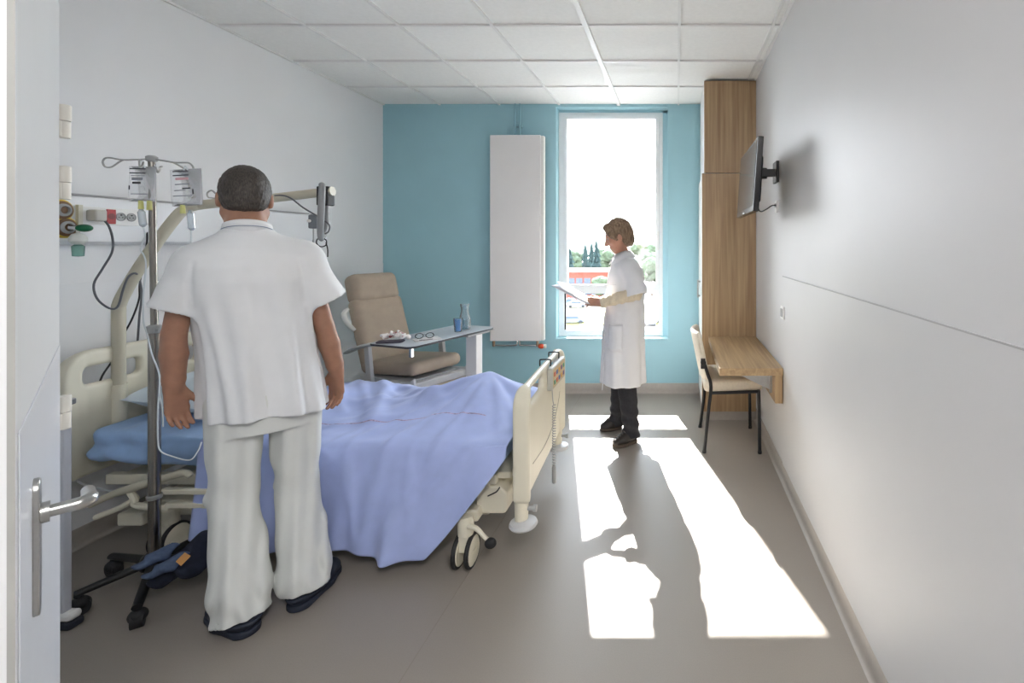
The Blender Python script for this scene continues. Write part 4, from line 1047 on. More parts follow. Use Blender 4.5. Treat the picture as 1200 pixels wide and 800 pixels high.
# two infusion bags with drip chambers and lines
M_bag = clear_mat('infusion_bag_film', '#fdfdfe', 0.01, 0.10)
M_ink = mat('bag_print', '#2b2c33', 0.6)
M_pink = mat('bag_pink_print', '#d9a9ae', 0.6)
M_yel = mat('port_yellow', '#d6d68a', 0.4)
M_tube = mat('infusion_line', '#dfe6ea', 0.25, vary=0.02)
def ibag(px0, px1, py0, py1, yd, label, port, chamber, line, tilt, prints):
    a = P(px0, py0, yd); b = P(px1, py1, yd); cx = (a.x + b.x) / 2; cz = (a.z + b.z) / 2; hw = (b.x - a.x) / 2; hh = (a.z - b.z) / 2
    t = thing('infusion_bag', label, 'infusion bag', (cx, yd, a.z), group=None)
    Mx = Matrix.Translation((cx, yd, cz)) @ Matrix.Rotation(tilt, 4, 'Y')
    n = 20; ft = []; bk = []
    for i in range(n + 1):
        v = -1 + 2 * i / n; f = []; k_ = []
        for j in range(n + 1):
            u = -1 + 2 * j / n; th = 0.016 * max(0, (1 - u ** 4) * (1 - min(1, abs(v)) ** 6)) ** 0.6 * (0.7 - 0.35 * v)
            x = u * hw * (1 - 0.12 * max(0, -v - 0.6)); f.append(Mx @ Vector((x, -th, v * hh))); k_.append(Mx @ Vector((x, th, v * hh)))
        ft.append(f); bk.append(k_[::-1])
    m = MB(); m.grid(ft); m.grid(bk); bag = m.build('bag', M_bag, t, angle=60)
    for (u0, u1, v0, v1, mm) in prints:
        m = MB(); m.box((u0*hw, -0.0185, v0*hh), (u1*hw, -0.0175, v1*hh), Mx); m.build('print', mm, bag)
    m = MB(); m.tube([c0.lerp(Mx @ Vector((0, 0, hh)), 1.0) + Vector((-0.008, 0, -0.006)), Mx @ Vector((0, 0, hh + 0.014)), Mx @ Vector((0.008, 0, hh - 0.006))], 0.002, n=6, smooth=4); m.build('hanger_tab', M_tube, t)
    for (p_, q_) in port:
        A = P(p_, py1 - 1, yd); B = P(p_ + 0.3, q_, yd); m = MB(); m.cyl(A, B, 0.008, 0.0095, n=14); m.build('port', M_yel, t)
    A = P(*chamber[0], yd); B = P(*chamber[1], yd)
    m = MB(); m.lathe([(0.005, 0.0), (0.009, -0.012), (0.0125, -0.016), (0.0125, -(A.z-B.z)+0.01), (0.005, -(A.z-B.z))], 18, Matrix.Translation(A) @ Matrix.Rotation(math.atan2(-(B.x-A.x), A.z-B.z), 4, 'Y')); m.build('drip_chamber', clear_mat('chamber_clear', '#eef3f7', 0.10, 0.3) if 'chamber_clear' not in bpy.data.materials else bpy.data.materials['chamber_clear'], t)
    m = MB(); m.tube([P(*q) if len(q) == 3 else P(*q, yd) for q in line], 0.0027, n=8, smooth=5); m.build('line', M_tube, t)
pr1 = [(-.62, .55, .80, .86, M_ink), (-.62, .55, .56, .62, M_ink), (-.45, .35, .18, .34, mat('bag_grey_print', '#8b8e96', 0.6)), (-.4, .2, -.02, .1, M_ink), (-.66, -.58, -.35, -.12, M_ink), (-.5, .7, -.62, -.57, bpy.data.materials['bag_grey_print']), (-.5, .5, .42, .46, bpy.data.materials['bag_grey_print'])]
pr2 = [(-.55, .45, .82, .88, M_ink), (-.55, .45, .60, .66, M_ink), (-.4, .4, .38, .5, M_pink), (-.45, .5, .12, .17, bpy.data.materials['bag_grey_print']), (.0, .5, -.12, -.05, M_ink), (.62, .70, -.42, -.15, M_ink), (-.6, .6, -.5, -.46, bpy.data.materials['bag_grey_print']), (-.5, .2, -.2, -.16, bpy.data.materials['bag_grey_print'])]
ibag(151, 183, 195, 236, 2.075, 'clear infusion bag hanging from the stand, beside its pole', [(165, 245), (175, 246)], ((165, 244), (168, 266)),
     [(168, 266), (170, 277), (166, 287), (165, 293), (169, 300), (171, 312), (168, 345), (168, 375), (172, 390), (178, 415, 2.06), (184, 430, 2.06), (187, 445, 2.06), (185, 480, 2.06), (185, 515, 2.06), (188, 528, 2.06), (200, 534, 2.06), (222, 539, 2.06), (232, 528, 2.08), (236, 518, 2.1)], R(1), pr1)
ibag(200, 237, 198, 241, 2.085, 'clear infusion bag with pink print hanging nearer the man', [(214, 250)], ((223, 246), (225, 270)),
     [(224, 270), (224, 285), (222, 300), (216, 330, 2.12), (205, 380, 2.14), (190, 430, 2.12), (187, 460, 2.06), (190, 478, 2.06), (191, 500, 2.06)], R(-3), pr2)

# blue bag lying over the stand's legs
t = thing('cloth_bag', 'navy and denim bag with an orange patch lying over the infusion stand legs', 'bag', P(205, 660, 2.05))
fl = Field((-2.36, 1.80, 0.03), (-1.78, 2.24, 0.34), 0.008)
A = P(248, 628, 2.14); B = P(215, 660, 2.02); C_ = P(185, 682, 1.97)
fl.chain([A, B, C_], [0.05, 0.06, 0.04], 0.03, flat=((0.2, 0.35, 1), 0.5)); fl.chain([P(246, 645, 2.1), P(222, 668, 1.98)], [0.045, 0.05], 0.03, flat=((0.2, .35, 1), 0.5))
fl.d += (0.004 * np.sin(np.arange(fl.d.shape[0])[:, None, None] * 0.5 + np.arange(fl.d.shape[1])[None, :, None] * 0.33)).astype(np.float32)
field_obj(fl, 'bag_body', mat('navy_cloth', '#1b2030', 0.85, vary=0.2, vscale=40), t)
M_den = mat('denim_blue', '#4d5c78', 0.9, vary=0.15, vscale=60, bump=0.2, bscale=500)
for pts in ([(204, 638, 2.04), (185, 652, 1.99), (164, 664, 1.95)], [(216, 648, 2.01), (196, 664, 1.96), (176, 675, 1.93)]):
    fl = Field((-2.40, 1.78, 0.05), (-1.9, 2.2, 0.36), 0.007)
    fl.chain([P(*q) for q in pts], [0.022, 0.042, 0.03], 0.02, flat=((0.15, 0.5, 1), 0.35)); field_obj(fl, 'pocket', M_den, t)
m = MB(); q = [P(206, 658, 1.90), P(216, 648, 1.92), P(223, 652, 1.91), P(212, 663, 1.89)]
n_ = Vector((0.1, 0.4, 0.9)).normalized() * 0.003
m.add([p for p in q] + [p + n_ for p in q], [(3,2,1,0),(4,5,6,7),(0,1,5,4),(1,2,6,5),(2,3,7,6),(3,0,4,7)]); m.build('patch', mat('orange_patch', '#b9874f', 0.8), t)

# thin stand whose foot shows past the door edge
t = thing('side_stand', 'thin white stand with a dark rubber foot just past the door edge', 'stand', (-2.36, 1.885, 0))
m = MB(); m.box((-2.402, 1.870, 0.05), (-2.374, 1.900, 0.86)); m.build('post', mat('stand_white', '#cfd2da', 0.35), t, bevel=0.005)
m = MB(); m.box((-2.64, 1.862, 0.03), (-2.340, 1.908, 0.062)); m.build('foot_bar', M_white, t, bevel=0.012)
m = MB(); m.box((-2.64, 1.858, 0.0), (-2.336, 1.912, 0.03)); m.build('rubber_foot', mat('navy_rubber', '#2a2d38', 0.6), t, bevel=0.01)
m = MB(); m.box((-2.64, 1.858, 0.86), (-2.370, 1.912, 0.885)); m.build('top_bar', mat('stand_grey', '#8f9296', 0.4), t, bevel=0.006)
# ------------------------------------------------------------------ reclining armchair in the far left corner
ac = thing('armchair', 'taupe reclining care armchair in the corner behind the overbed table', 'armchair', (-2.18, 3.95, 0), R(-24))
def rb3(X, Y, Z, c, h, r, Rm=None):
    """rounded box in the chair's local frame"""
    x, y, z = X - c[0], Y - c[1], Z - c[2]
    if Rm is not None:
        x, y, z = Rm[0][0]*x + Rm[1][0]*y + Rm[2][0]*z, Rm[0][1]*x + Rm[1][1]*y + Rm[2][1]*z, Rm[0][2]*x + Rm[1][2]*y + Rm[2][2]*z
    q = np.stack(np.broadcast_arrays(np.abs(x) - h[0] + r, np.abs(y) - h[1] + r, np.abs(z) - h[2] + r))
    return np.sqrt((np.maximum(q, 0)**2).sum(0)) + np.minimum(q.max(0), 0) - r
def pad(name, c, h, r, tilt, m_, par, crown=0.0, it=2):
    Rm = np.array(Matrix.Rotation(tilt, 3, 'Y')); e = max(h) + 0.1
    fl = Field(np.array(c) - e, np.array(c) + e, 0.012)
    def fn(X, Y, Z):
        d = rb3(X, Y, Z, c, h, r, Rm)
        return d
    fl.func(np.array(c) - e, np.array(c) + e, fn)
    vs, F = fl.mesh(name); vs = relax(vs, F, it)
    return link_mesh(name, np_mesh(name, vs, F), m_, par, angle=80, world=False)
# local frame: +x forward, +y to the sitter's left, z up
bk = pad('backrest', (-0.335, 0, 0.745), (0.062, 0.215, 0.31), 0.05, R(-19), M_tan, ac)
pad('headrest', (-0.462, 0, 1.115), (0.075, 0.20, 0.125), 0.055, R(-17), M_tan, ac)
pad('seat', (0.03, 0, 0.525), (0.30, 0.235, 0.052), 0.045, R(-4), M_tan, ac)
m = MB(); m.box((-0.27, -0.235, 0.38), (0.28, 0.235, 0.455)); m.build('seat_frame', M_frame, ac, bevel=0.01, world=False)
m = MB()
prof = [(0.10, 0.36), (0.34, 0.35), (0.40, 0.41), (0.385, 0.50), (0.33, 0.465), (0.12, 0.455)]
for y in (-0.262, 0.240):
    m.prism(prof, 0.022, Matrix.Translation((0, y + 0.022, 0)) @ Matrix.Rotation(R(90), 4, 'X'))
m.box((0.30, -0.25, 0.35), (0.36, 0.25, 0.45)); m.build('legrest_cover', mat('cover_white', '#d8dade', 0.35), ac, bevel=0.008, world=False)
m = MB()
for y in (-0.2635, 0.2625):
    m.box((0.27, y, 0.40), (0.30, y+0.0015, 0.425)); m.box((0.205, y, 0.395), (0.235, y+0.0015, 0.42))
m.build('yellow_sticker', mat('sticker_yellow', '#d9c23a', 0.5), ac, world=False)
pad('legrest', (0.40, 0, 0.26), (0.045, 0.24, 0.16), 0.035, R(14), M_tan, ac)
for s_ in (-1, 1):
    y = s_ * 0.325
    m = MB(); prof = []
    pts = [(-0.30, 0.635), (-0.18, 0.69), (0.0, 0.735), (0.14, 0.75), (0.19, 0.745)]
    rings = []
    for (x, z) in pts:
        rings.append([(x, y + 0.045 * cos(u), z + 0.016 * sin(u)) for u in [2*math.pi*i/16 for i in range(16)]])
    m.loft(rings); arm = m.build('armrest', mat('armrest_grey', '#bfc3c6', 0.45) if s_ < 0 else bpy.data.materials['armrest_grey'], ac, world=False, angle=60, subsurf=1)
    m = MB(); m.add([(-0.06, y-.015, .71), (-.01, y-.015, .72), (0.04, y-.015, .36), (-0.02, y-.015, .36), (-0.06, y+.015, .71), (-.01, y+.015, .72), (0.04, y+.015, .36), (-0.02, y+.015, .36)], [(0,1,2,3)[::-1],(7,6,5,4)[::-1],(0,4,5,1)[::-1],(1,5,6,2)[::-1],(2,6,7,3)[::-1],(3,7,4,0)[::-1]])
    m.build('arm_support', M_frame, ac, bevel=0.005, world=False)
    if s_ < 0:
      m = MB(); m.tube([(-0.33, s_*0.235, 0.80), (-0.37, s_*0.265, 0.86), (-0.40, s_*0.275, 0.93), (-0.40, s_*0.24, 0.97)], [0.014, 0.02, 0.022, 0.014], n=12, smooth=4); m.build('back_handle', mat('handle_white', '#dcdcd8', 0.35) if s_ < 0 else bpy.data.materials['handle_white'], ac, world=False)
    m = MB(); m.tube([(-0.36, s_*0.27, 0.07), (-0.28, s_*0.27, 0.11), (0.26, s_*0.27, 0.11), (0.34, s_*0.27, 0.07)], 0.022, n=12, smooth=3); m.box((-0.06, s_*0.27-.02, 0.10), (0.04, s_*0.27+.02, 0.36)); m.build('base_rail', M_frame, ac, bevel=0.004, world=False)
    for x in (-0.36, 0.33):
        m = MB(); m.cyl((x, s_*0.27-.014, .045), (x, s_*0.27+.014, .045), .045, n=24); m.build('castor', M_rubber, ac, world=False)

# ------------------------------------------------------------------ overbed table and what lies on it
A_, B_ = Vector((-1.78, 3.235, 0)), Vector((-1.505, 4.035, 0))
ux = (B_ - A_).normalized(); uy = Vector((-ux.y, ux.x, 0))
ot = thing('overbed_table', 'grey-topped overbed table on a white column between bed and armchair', 'table', (-1.78, 3.72, 0))
TM = Matrix((( ux.x, uy.x, 0, A_.x), (ux.y, uy.y, 0, A_.y), (0, 0, 1, 0), (0, 0, 0, 1)))
def rrect(x0, y0, x1, y1, r, n=6):
    out = []
    for cx, cy, a0 in ((x1-r, y1-r, 0), (x0+r, y1-r, 90), (x0+r, y0+r, 180), (x1-r, y0+r, 270)):
        for k in range(n+1):
            a = R(a0 + 90*k/n); out.append((cx + r*math.cos(a), cy + r*math.sin(a)))
    return out
L_ = (B_ - A_).length
m = MB(); m.prism(rrect(0, 0, L_, 0.40, 0.05), 0.014, TM @ Matrix.Translation((0, 0, 0.784))); top_ = m.build('table_top', mat('table_dark_edge', '#3a3c42', 0.4), ot, bevel=0.003)
m = MB(); m.prism(rrect(0.004, 0.004, L_-0.004, 0.396, 0.048), 0.002, TM @ Matrix.Translation((0, 0, 0.7985))); m.build('laminate', mat('grey_laminate', '#d2d7e0', 0.22, vary=0.03, vscale=60), top_, smooth=False)
m = MB(); m.box((L_-0.21, 0.02, 0.05), (L_-0.14, 0.125, 0.77), TM); m.build('column', M_white, ot, bevel=0.006)
m = MB(); m.box((L_-0.30, 0.02, 0.765), (L_-0.05, 0.33, 0.784), TM); m.build('top_bracket', M_grey, ot, bevel=0.003)
m = MB(); m.box((0.03, 0.03, 0.72), (0.055, 0.05, 0.784), TM); m.build('tilt_lever', M_chrome, ot, bevel=0.003)
m = MB(); m.box((L_-0.21, -0.10, 0.05), (L_-0.14, 0.20, 0.085), TM); m.build('base_bar', M_grey, ot, bevel=0.008)
for (x, y) in ((L_-0.175, -0.08), (L_-0.175, 0.18)):
    m = MB(); p = TM @ Vector((x, y, 0)); m.cyl((p.x-.012, p.y, .026), (p.x+.012, p.y, .026), .026, n=20); m.cyl((p.x, p.y, .03), (p.x, p.y, .06), .01); m.build('castor', M_rubber, ot)
ZT = 0.8015
M_cg = clear_mat('clear_glassware', '#eef5f7', 0.10, 0.06)
c = P(540.5, 390, 3.86); c.z = ZT
t = thing('carafe', 'clear glass carafe with a flared neck on the overbed table', 'carafe', (c.x, c.y+0.03, ZT))
m = MB(); m.lathe([(0.036, 0.0), (0.044, 0.004), (0.047, 0.03), (0.044, 0.08), (0.033, 0.125), (0.027, 0.15), (0.028, 0.17), (0.036, 0.205), (0.0345, 0.205), (0.0265, 0.17), (0.0255, 0.15), (0.031, 0.125), (0.042, 0.08), (0.0445, 0.03), (0.04, 0.006), (0.001, 0.006)], 32, Matrix.Translation((c.x+0.006, c.y+0.05, ZT))); m.build('vessel', M_cg, t)
m = MB(); m.lathe([(0.039, 0.007), (0.0435, 0.03), (0.042, 0.07), (0.001, 0.07)], 32, Matrix.Translation((c.x+0.006, c.y+0.05, ZT))); m.build('water', clear_mat('carafe_water', '#d9ecf2', 0.06, 0.0), t)
t = thing('tumbler', 'blue glass tumbler in front of the carafe on the overbed table', 'glass', (c.x, c.y-0.045, ZT))
m = MB(); m.lathe([(0.024, 0.0), (0.027, 0.002), (0.036, 0.105), (0.0345, 0.105), (0.0255, 0.006), (0.001, 0.006)], 32, Matrix.Translation((c.x, c.y-0.055, ZT))); m.build('vessel', M_cg, t)
m = MB(); m.lathe([(0.0255, 0.007), (0.0335, 0.098), (0.001, 0.098)], 32, Matrix.Translation((c.x, c.y-0.055, ZT))); m.build('drink', mat('blue_drink', '#3fabf6', 0.12, vary=0.03, trans=0.25), t)
# crumpled wrapper on a dark pouch, papers and glasses
c = P(463, 397, 3.42); c.z = ZT
m = MB(); m.prism(rrect(-0.085, -0.045, 0.085, 0.045, 0.02), 0.010, Matrix.Translation((c.x-0.02, c.y-0.02, ZT)) @ Matrix.Rotation(R(15), 4, 'Z')); o = m.build('pouch', mat('dark_pouch', '#4a4554', 0.7), bevel=0.004); tag(o, 'flat dark pouch under the crumpled wrapper on the overbed table', 'pouch', origin=(c.x-0.02, c.y-0.02, ZT))
fl = Field((c.x-0.13, c.y-0.09, ZT), (c.x+0.14, c.y+0.11, ZT+0.11), 0.005)
rr = np.random.RandomState(5)
for k in range(14):
    u = rr.uniform(-0.075, 0.085); fl.ell((c.x + u, c.y + rr.uniform(-.03, .03), ZT + 0.0135 + rr.uniform(0.016, 0.05) * (1 - abs(u) * 6)+.008), (rr.uniform(.015, .03), rr.uniform(.012, .025), rr.uniform(.008, .02)), np.array(Matrix.Rotation(rr.uniform(0, 3), 3, (rr.rand(), rr.rand(), rr.rand()))), k=0.006)
vs, F = fl.mesh('wrapper'); vs[:, 2] = np.maximum(vs[:, 2] + 0.004 * tri_noise(vs, 90, 2), ZT + 0.0125)
M_wrap = mat('wrapper_print', '#e4dad8', 0.4, vary=0.1)
_nt2 = M_wrap.node_tree; _r = [n for n in _nt2.nodes if n.type == 'VALTORGB'][0]; _n = [n for n in _nt2.nodes if n.type == 'TEX_NOISE'][0]; _n.inputs['Scale'].default_value = 28
_r.color_ramp.elements[0].color = lin('#9c4a4a'); _r.color_ramp.elements[1].color = lin('#eeeae8'); _r.color_ramp.elements[0].position = 0.38; _r.color_ramp.elements[1].position = 0.47
o = link_mesh('wrapper', np_mesh('wrapper', vs, F), M_wrap, angle=180); tag(o, 'crumpled white and red wrapper at the near end of the overbed table', 'wrapper', origin=(c.x, c.y, ZT+0.012))
c = P(500, 397, 3.5); c.z = ZT
m = MB(); m.box((-0.085, -0.06, 0), (0.085, 0.06, 0.006)); me_ = Matrix.Translation(c) @ Matrix.Rotation(R(40), 4, 'Z'); m.v = [tuple(me_ @ Vector(v)) for v in m.v]
o = m.build('magazine', mat('magazine_cover', '#e6e2e4', 0.4, vary=0.2, vscale=25), bevel=0.001); tag(o, 'small white magazine lying on the overbed table under the spectacles', 'magazine', origin=c)
m = MB(); m.box((-0.06, -0.0585, 0.0062), (0.03, -0.04, 0.0068)); m.v = [tuple(me_ @ Vector(v)) for v in m.v]; m.build('print_band', M_ink, o)
t = thing('spectacles', 'dark framed spectacles lying on the magazine on the overbed table', 'glasses', c + Vector((0, 0.01, 0.007)))
g = Matrix.Translation(c + Vector((-0.02, 0.01, 0.0075))) @ Matrix.Rotation(R(25), 4, 'Z')
m = MB()
for sx in (-1, 1):
    ring = [g @ Vector((sx*0.034 + 0.026*cos(a), 0.0, 0.018 + 0.018*sin(a))) for a in [2*math.pi*k/16 for k in range(16)]]
    m.tube(ring, 0.0025, n=6, closed=True)
m.tube([g @ Vector((-0.009, 0, .022)), g @ Vector((0, -.002, .026)), g @ Vector((0.009, 0, .022))], 0.002, n=6, smooth=3)
m.build('rim', M_dark, t)
for sx in (-1, 1):
    m = MB(); m.tube([g @ Vector((sx*0.06, 0, .022)), g @ Vector((sx*0.055, 0.06, .014)), g @ Vector((sx*0.05, 0.11, .003))], 0.002, n=6, smooth=3); m.build('temple', M_dark, t)
# ------------------------------------------------------------------ people
M_skin_m = mat('tanned_skin', '#a47a64', 0.5, vary=0.08, vscale=30, bump=0.08, bscale=500, sss=0.15)
M_skin_w = mat('fair_skin', '#c08f78', 0.5, vary=0.06, vscale=30, sss=0.15)
M_tunic = mat('white_scrub_cotton', '#dfe1e3', 0.8, vary=0.012, vscale=20, bump=0.08, bscale=900, sheen=0.15)
M_trous = mat('offwhite_trouser_cotton', '#d6d9d6', 0.8, vary=0.012, vscale=20, bump=0.08, bscale=900, sheen=0.15)
M_coat = mat('white_coat_cotton', '#e2e4e8', 0.75, vary=0.012, vscale=20, bump=0.08, bscale=900)
M_clog = mat('navy_clog', '#262c3a', 0.6, vary=0.1)
M_eye = mat('eye_white', '#c4bbb0', 0.2)
M_iris = mat('eye_iris', '#3a2c22', 0.2)

def hair_mat(name, c1, c2, scale, stretch):
    m = mat(name, c1, 0.55, vary=0.2, vscale=scale, bump=0.25, bscale=scale * 1.5, stretch=stretch)
    r = [n for n in m.node_tree.nodes if n.type == 'VALTORGB'][0]
    r.color_ramp.elements[0].color = lin(c1); r.color_ramp.elements[1].color = lin(c2); r.color_ramp.elements[0].position = 0.38; r.color_ramp.elements[1].position = 0.66
    return m
M_hair_m = hair_mat('greying_dark_hair', '#2a2522', '#4f4842', 300, (1, 1, 0.25))
M_hair_w = hair_mat('light_brown_hair', '#6a5543', '#9c846a', 110, (1, 1, 0.15))

class Body:
    """local axes of a standing figure: s to its right, t forward, z up"""
    def __init__(self, cx, cy, fwd):
        self.f = np.array([fwd[0], fwd[1], 0.0]); self.f /= np.linalg.norm(self.f)
        self.r = np.array([self.f[1], -self.f[0], 0.0]); self.c = np.array([cx, cy, 0.0])
    def __call__(self, s, t, z): return self.c + s * self.r + t * self.f + np.array([0, 0, z])
    def loc(self, X, Y):
        x, y = X - self.c[0], Y - self.c[1]
        return x * self.r[0] + y * self.r[1], x * self.f[0] + y * self.f[1]

def hand(fl, wrist, u, n, v, k=1.0, curl=(0.35, 0.45, 0.4), thumb=(0.75, 0.6, -0.25), spread=0.06, base_bend=0.2):
    """wrist point, u towards the fingertips, n out of the back of the hand, v towards the thumb side"""
    u = np.array(u, float); u /= np.linalg.norm(u); n = np.array(n, float); n -= u * (n @ u); n /= np.linalg.norm(n)
    v0 = np.cross(u, n); v = v0 if v0 @ np.array(v, float) > 0 else -v0
    w = np.array(wrist, float)
    for q, (o, r0, r1) in enumerate(((0.030, .017, .0145), (0.011, .018, .0155), (-0.010, .0175, .015), (-0.028, .016, .0135))):
        fl.cone(w + v * o * 0.55 * k, w + (u * 0.085 + v * o) * k, r0 * k, r1 * k * 0.82, 0.012, flat=(n, 0.85))
    for o, L, r in ((0.0295, .072, .0092), (0.0100, .081, .0095), (-0.0098, .074, .0090), (-0.0280, .057, .0080)):
        p = w + (u * 0.085 + v * o) * k; a = base_bend; rr = r * k
        for j, (fr, c) in enumerate(zip((0.45, 0.32, 0.23), curl)):
            a += c if j else 0
            d = u * math.cos(a) - n * math.sin(a) + v * (spread * o / 0.03)
            q = p + d * L * fr * k
            fl.cone(p, q, rr, rr * 0.93, 0.004 if j else 0.007); p = q; rr *= 0.93
    p = w + (u * 0.022 + v * 0.026 - n * 0.004) * k
    d = u * thumb[0] + v * thumb[1] + n * thumb[2]; d /= np.linalg.norm(d)
    q = p + d * 0.038 * k; fl.cone(p, q, .0145 * k, .0115 * k, 0.012)
    d2 = d + u * 0.35; d2 /= np.linalg.norm(d2); e = q + d2 * 0.032 * k; fl.cone(q, e, .0112 * k, .0098 * k, 0.004)
    d3 = d2 + u * 0.25 - n * 0.15; d3 /= np.linalg.norm(d3); fl.cone(e, e + d3 * 0.024 * k, .0098 * k, .0080 * k, 0.003)

def head(fl, c, R3, k=1.0, fem=False):
    """c = head centre, R3 columns = right, forward, up"""
    T = lambda x, y, z: c + k * (R3[:, 0] * x + R3[:, 1] * y + R3[:, 2] * z)
    fl.ell(T(0, -0.012, 0.022), np.array((.0755, .096, .098)) * k, R3, 0.02)
    fl.ell(T(0, 0.022, -0.035), np.array((.060, .070, .078)) * k, R3, 0.03)
    fl.ell(T(0, 0.058, -0.098), np.array((.026, .024, .020)) * k, R3, 0.025)
    for s in (-1, 1):
        fl.cone(T(s*.056, 0.005, -.062), T(s*.028, .055, -.096), .018*k, .018*k, 0.025)
        fl.cone(T(s*.012, .084, .028), T(s*.048, .066, .026), .0105*k, .009*k, 0.012)
        fl.ell(T(s*.043, .062, -.028), np.array((.022, .018, .018))*k, R3, 0.018)
        fl.ell(T(s*.031, .098, .008), np.array((.016, .012, .010))*k, R3, 0.008, sub=True)
        fl.ell(T(s*.031, .0795, .0125), np.array((.0145, .0128, .0078))*k, R3, 0.003); fl.ell(T(s*.031, .0795, -.006), np.array((.0145, .0115, .005))*k, R3, 0.003)
        fl.ell(T(s*.080, -.004, -.012), np.array((.010, .021, .033))*k, R3, 0.006)
        fl.ell(T(s*.090, .004, -.010), np.array((.006, .010, .018))*k, R3, 0.004, sub=True)
        fl.ell(T(s*.011, .100, -.040), np.array((.010, .010, .008))*k, R3, 0.006)
    fl.cone(T(0, .086, .016), T(0, .112, -.034), .008*k, .0125*k, 0.010)
    fl.cone(T(-.018, .082, -.066), T(.018, .082, -.066), .007*k, .007*k, 0.006); fl.cone(T(-.015, .080, -.078), T(.015, .080, -.078), .008*k, .008*k, 0.006)
    return T

def face_parts(T, R3, k, parent, brow_m, lip_m):
    for s in (-1, 1):
        m = MB(); m.ball(T(s*.031, .0785, .005), 0.0105*k, 10); e = m.build('eye', M_eye, parent)
        m = MB(); m.ball(T(s*.031, .0853, .0012), 0.0045*k, 8); m.build('iris', M_iris, e)
        m = MB(); m.tube([Vector(T(s*.014, .0965, .034)), Vector(T(s*.032, .094, .040)), Vector(T(s*.052, .078, .034))], [.003*k, .0038*k, .002*k], n=8, smooth=4); m.build('eyebrow', brow_m, parent)
    m = MB(); m.tube([Vector(T(-.022, .080, -.071)), Vector(T(-.008, .0905, -.0695)), Vector(T(.008, .0905, -.0695)), Vector(T(.022, .080, -.071))], [.002*k, .0035*k, .0035*k, .002*k], n=8, smooth=4); m.build('lips', lip_m, parent)

def cyl_part(fl, a, b, ra, rb, k, hollow=0.0, depth=0.07, flat=None, wave=None, sub=False):
    """flat-ended sleeve or trouser leg from a to b; hollow = wall at the b end"""
    a = np.array(a, float); b = np.array(b, float); L = np.linalg.norm(b - a); ax = (b - a) / L
    m = max(ra, rb) + k + 0.04
    def fn(X, Y, Z):
        px, py, pz = X - a[0], Y - a[1], Z - a[2]
        h = px * ax[0] + py * ax[1] + pz * ax[2]; t = np.clip(h / L, 0, 1); hc_ = np.maximum(h, 0)
        qx, qy, qz = px - hc_ * ax[0], py - hc_ * ax[1], pz - hc_ * ax[2]
        q2 = qx * qx + qy * qy + qz * qz
        if flat is not None:
            s = qx * flat[0][0] + qy * flat[0][1] + qz * flat[0][2]; q2 = q2 + s * s * (1 / flat[1] ** 2 - 1)
        rad = np.sqrt(q2) - (ra + (rb - ra) * t)
        if wave is not None: rad = rad + wave(X, Y, Z, t)
        d = np.maximum(rad, h - L)
        if hollow: d = np.maximum(d, -np.maximum(rad + hollow, L - depth - h))
        return d
    fl.func(np.minimum(a, b) - m, np.maximum(a, b) + m, fn, k)

def wrap(fl, B, zs, hw, hd, sc, tc, z0, z1, lo, hi, k, hollow=0.0, depth=0.06, wave=None, hem=None):
    """garment round the trunk: ellipse (hw, hd) centred (sc, tc) at each height"""
    def fn(X, Y, Z):
        s, t = B.loc(X, Y)
        f = lambda arr: np.interp(Z, zs, arr)
        a, b_ = f(hw), f(hd); s = s - f(sc); t = t - f(tc)
        k0 = np.sqrt((s / a) ** 2 + (t / b_) ** 2); k1 = np.sqrt((s / a**2) ** 2 + (t / b_**2) ** 2) + 1e-6
        rad = k0 * (k0 - 1) / k1
        rad = np.maximum(rad, -np.minimum(a, b_))
        if wave is not None: rad = rad + wave(np.arctan2(t / b_, s / a), Z)
        zl = z0 if hem is None else z0 + hem(np.arctan2(t / b_, s / a))
        d = np.maximum(np.maximum(rad, zl - Z), Z - z1)
        if hollow: d = np.maximum(d, -np.maximum(rad + hollow, Z - z0 - depth))
        return d
    fl.func(lo, hi, fn, k)

def shoe(name, heel, toe, wd, m_, parent, high=0.055, sole_m=None, collar=None):
    heel = Vector(heel); toe = Vector(toe); d = (toe - heel); L = d.length; d.normalize()
    rr = wd / 2; a = heel + d * rr * 0.9; b = toe - d * rr * 0.95; mid = a.lerp(b, 0.62); sd = Vector((-d.y, d.x, 0))
    lo = [min(heel[i], toe[i]) - 0.08 for i in range(2)] + [-0.01]; hi = [max(heel[i], toe[i]) + 0.08 for i in range(2)] + [0.16]
    fl = Field(lo, hi, 0.005)
    fl.chain([a + Vector((0, 0, .05)), mid + Vector((0, 0, .045)), b + Vector((0, 0, .036))], [rr*0.82, rr*1.0, rr*0.86], 0.02, flat=((0, 0, 1), 0.8))
    fl.ell(a + d * 0.05 + Vector((0, 0, high)), (rr*.9, rr*.9, 0.04), k=0.03)
    z = fl.lo[2] + fl.h * np.arange(fl.n[2]); fl.d = np.maximum(fl.d, (0.022 - z)[None, None, :].astype(np.float32))
    if collar: fl.ell(a + d * 0.045 + Vector((0, 0, high + 0.045)), (collar, collar, .05), k=0.006, sub=True)
    sh = field_obj(fl, name, m_, parent, it=1)
    fl = Field(lo, hi, 0.005)
    fl.chain([a + Vector((0, 0, .014)), mid + Vector((0, 0, .014)), b + Vector((0, 0, .014))], [rr*0.88, rr*1.06, rr*0.92], 0.02)
    fl.d = np.maximum(fl.d, np.maximum(0.001 - z, z - 0.027)[None, None, :].astype(np.float32))
    field_obj(fl, 'sole', sole_m or m_, sh, it=1)
    return sh, a, d

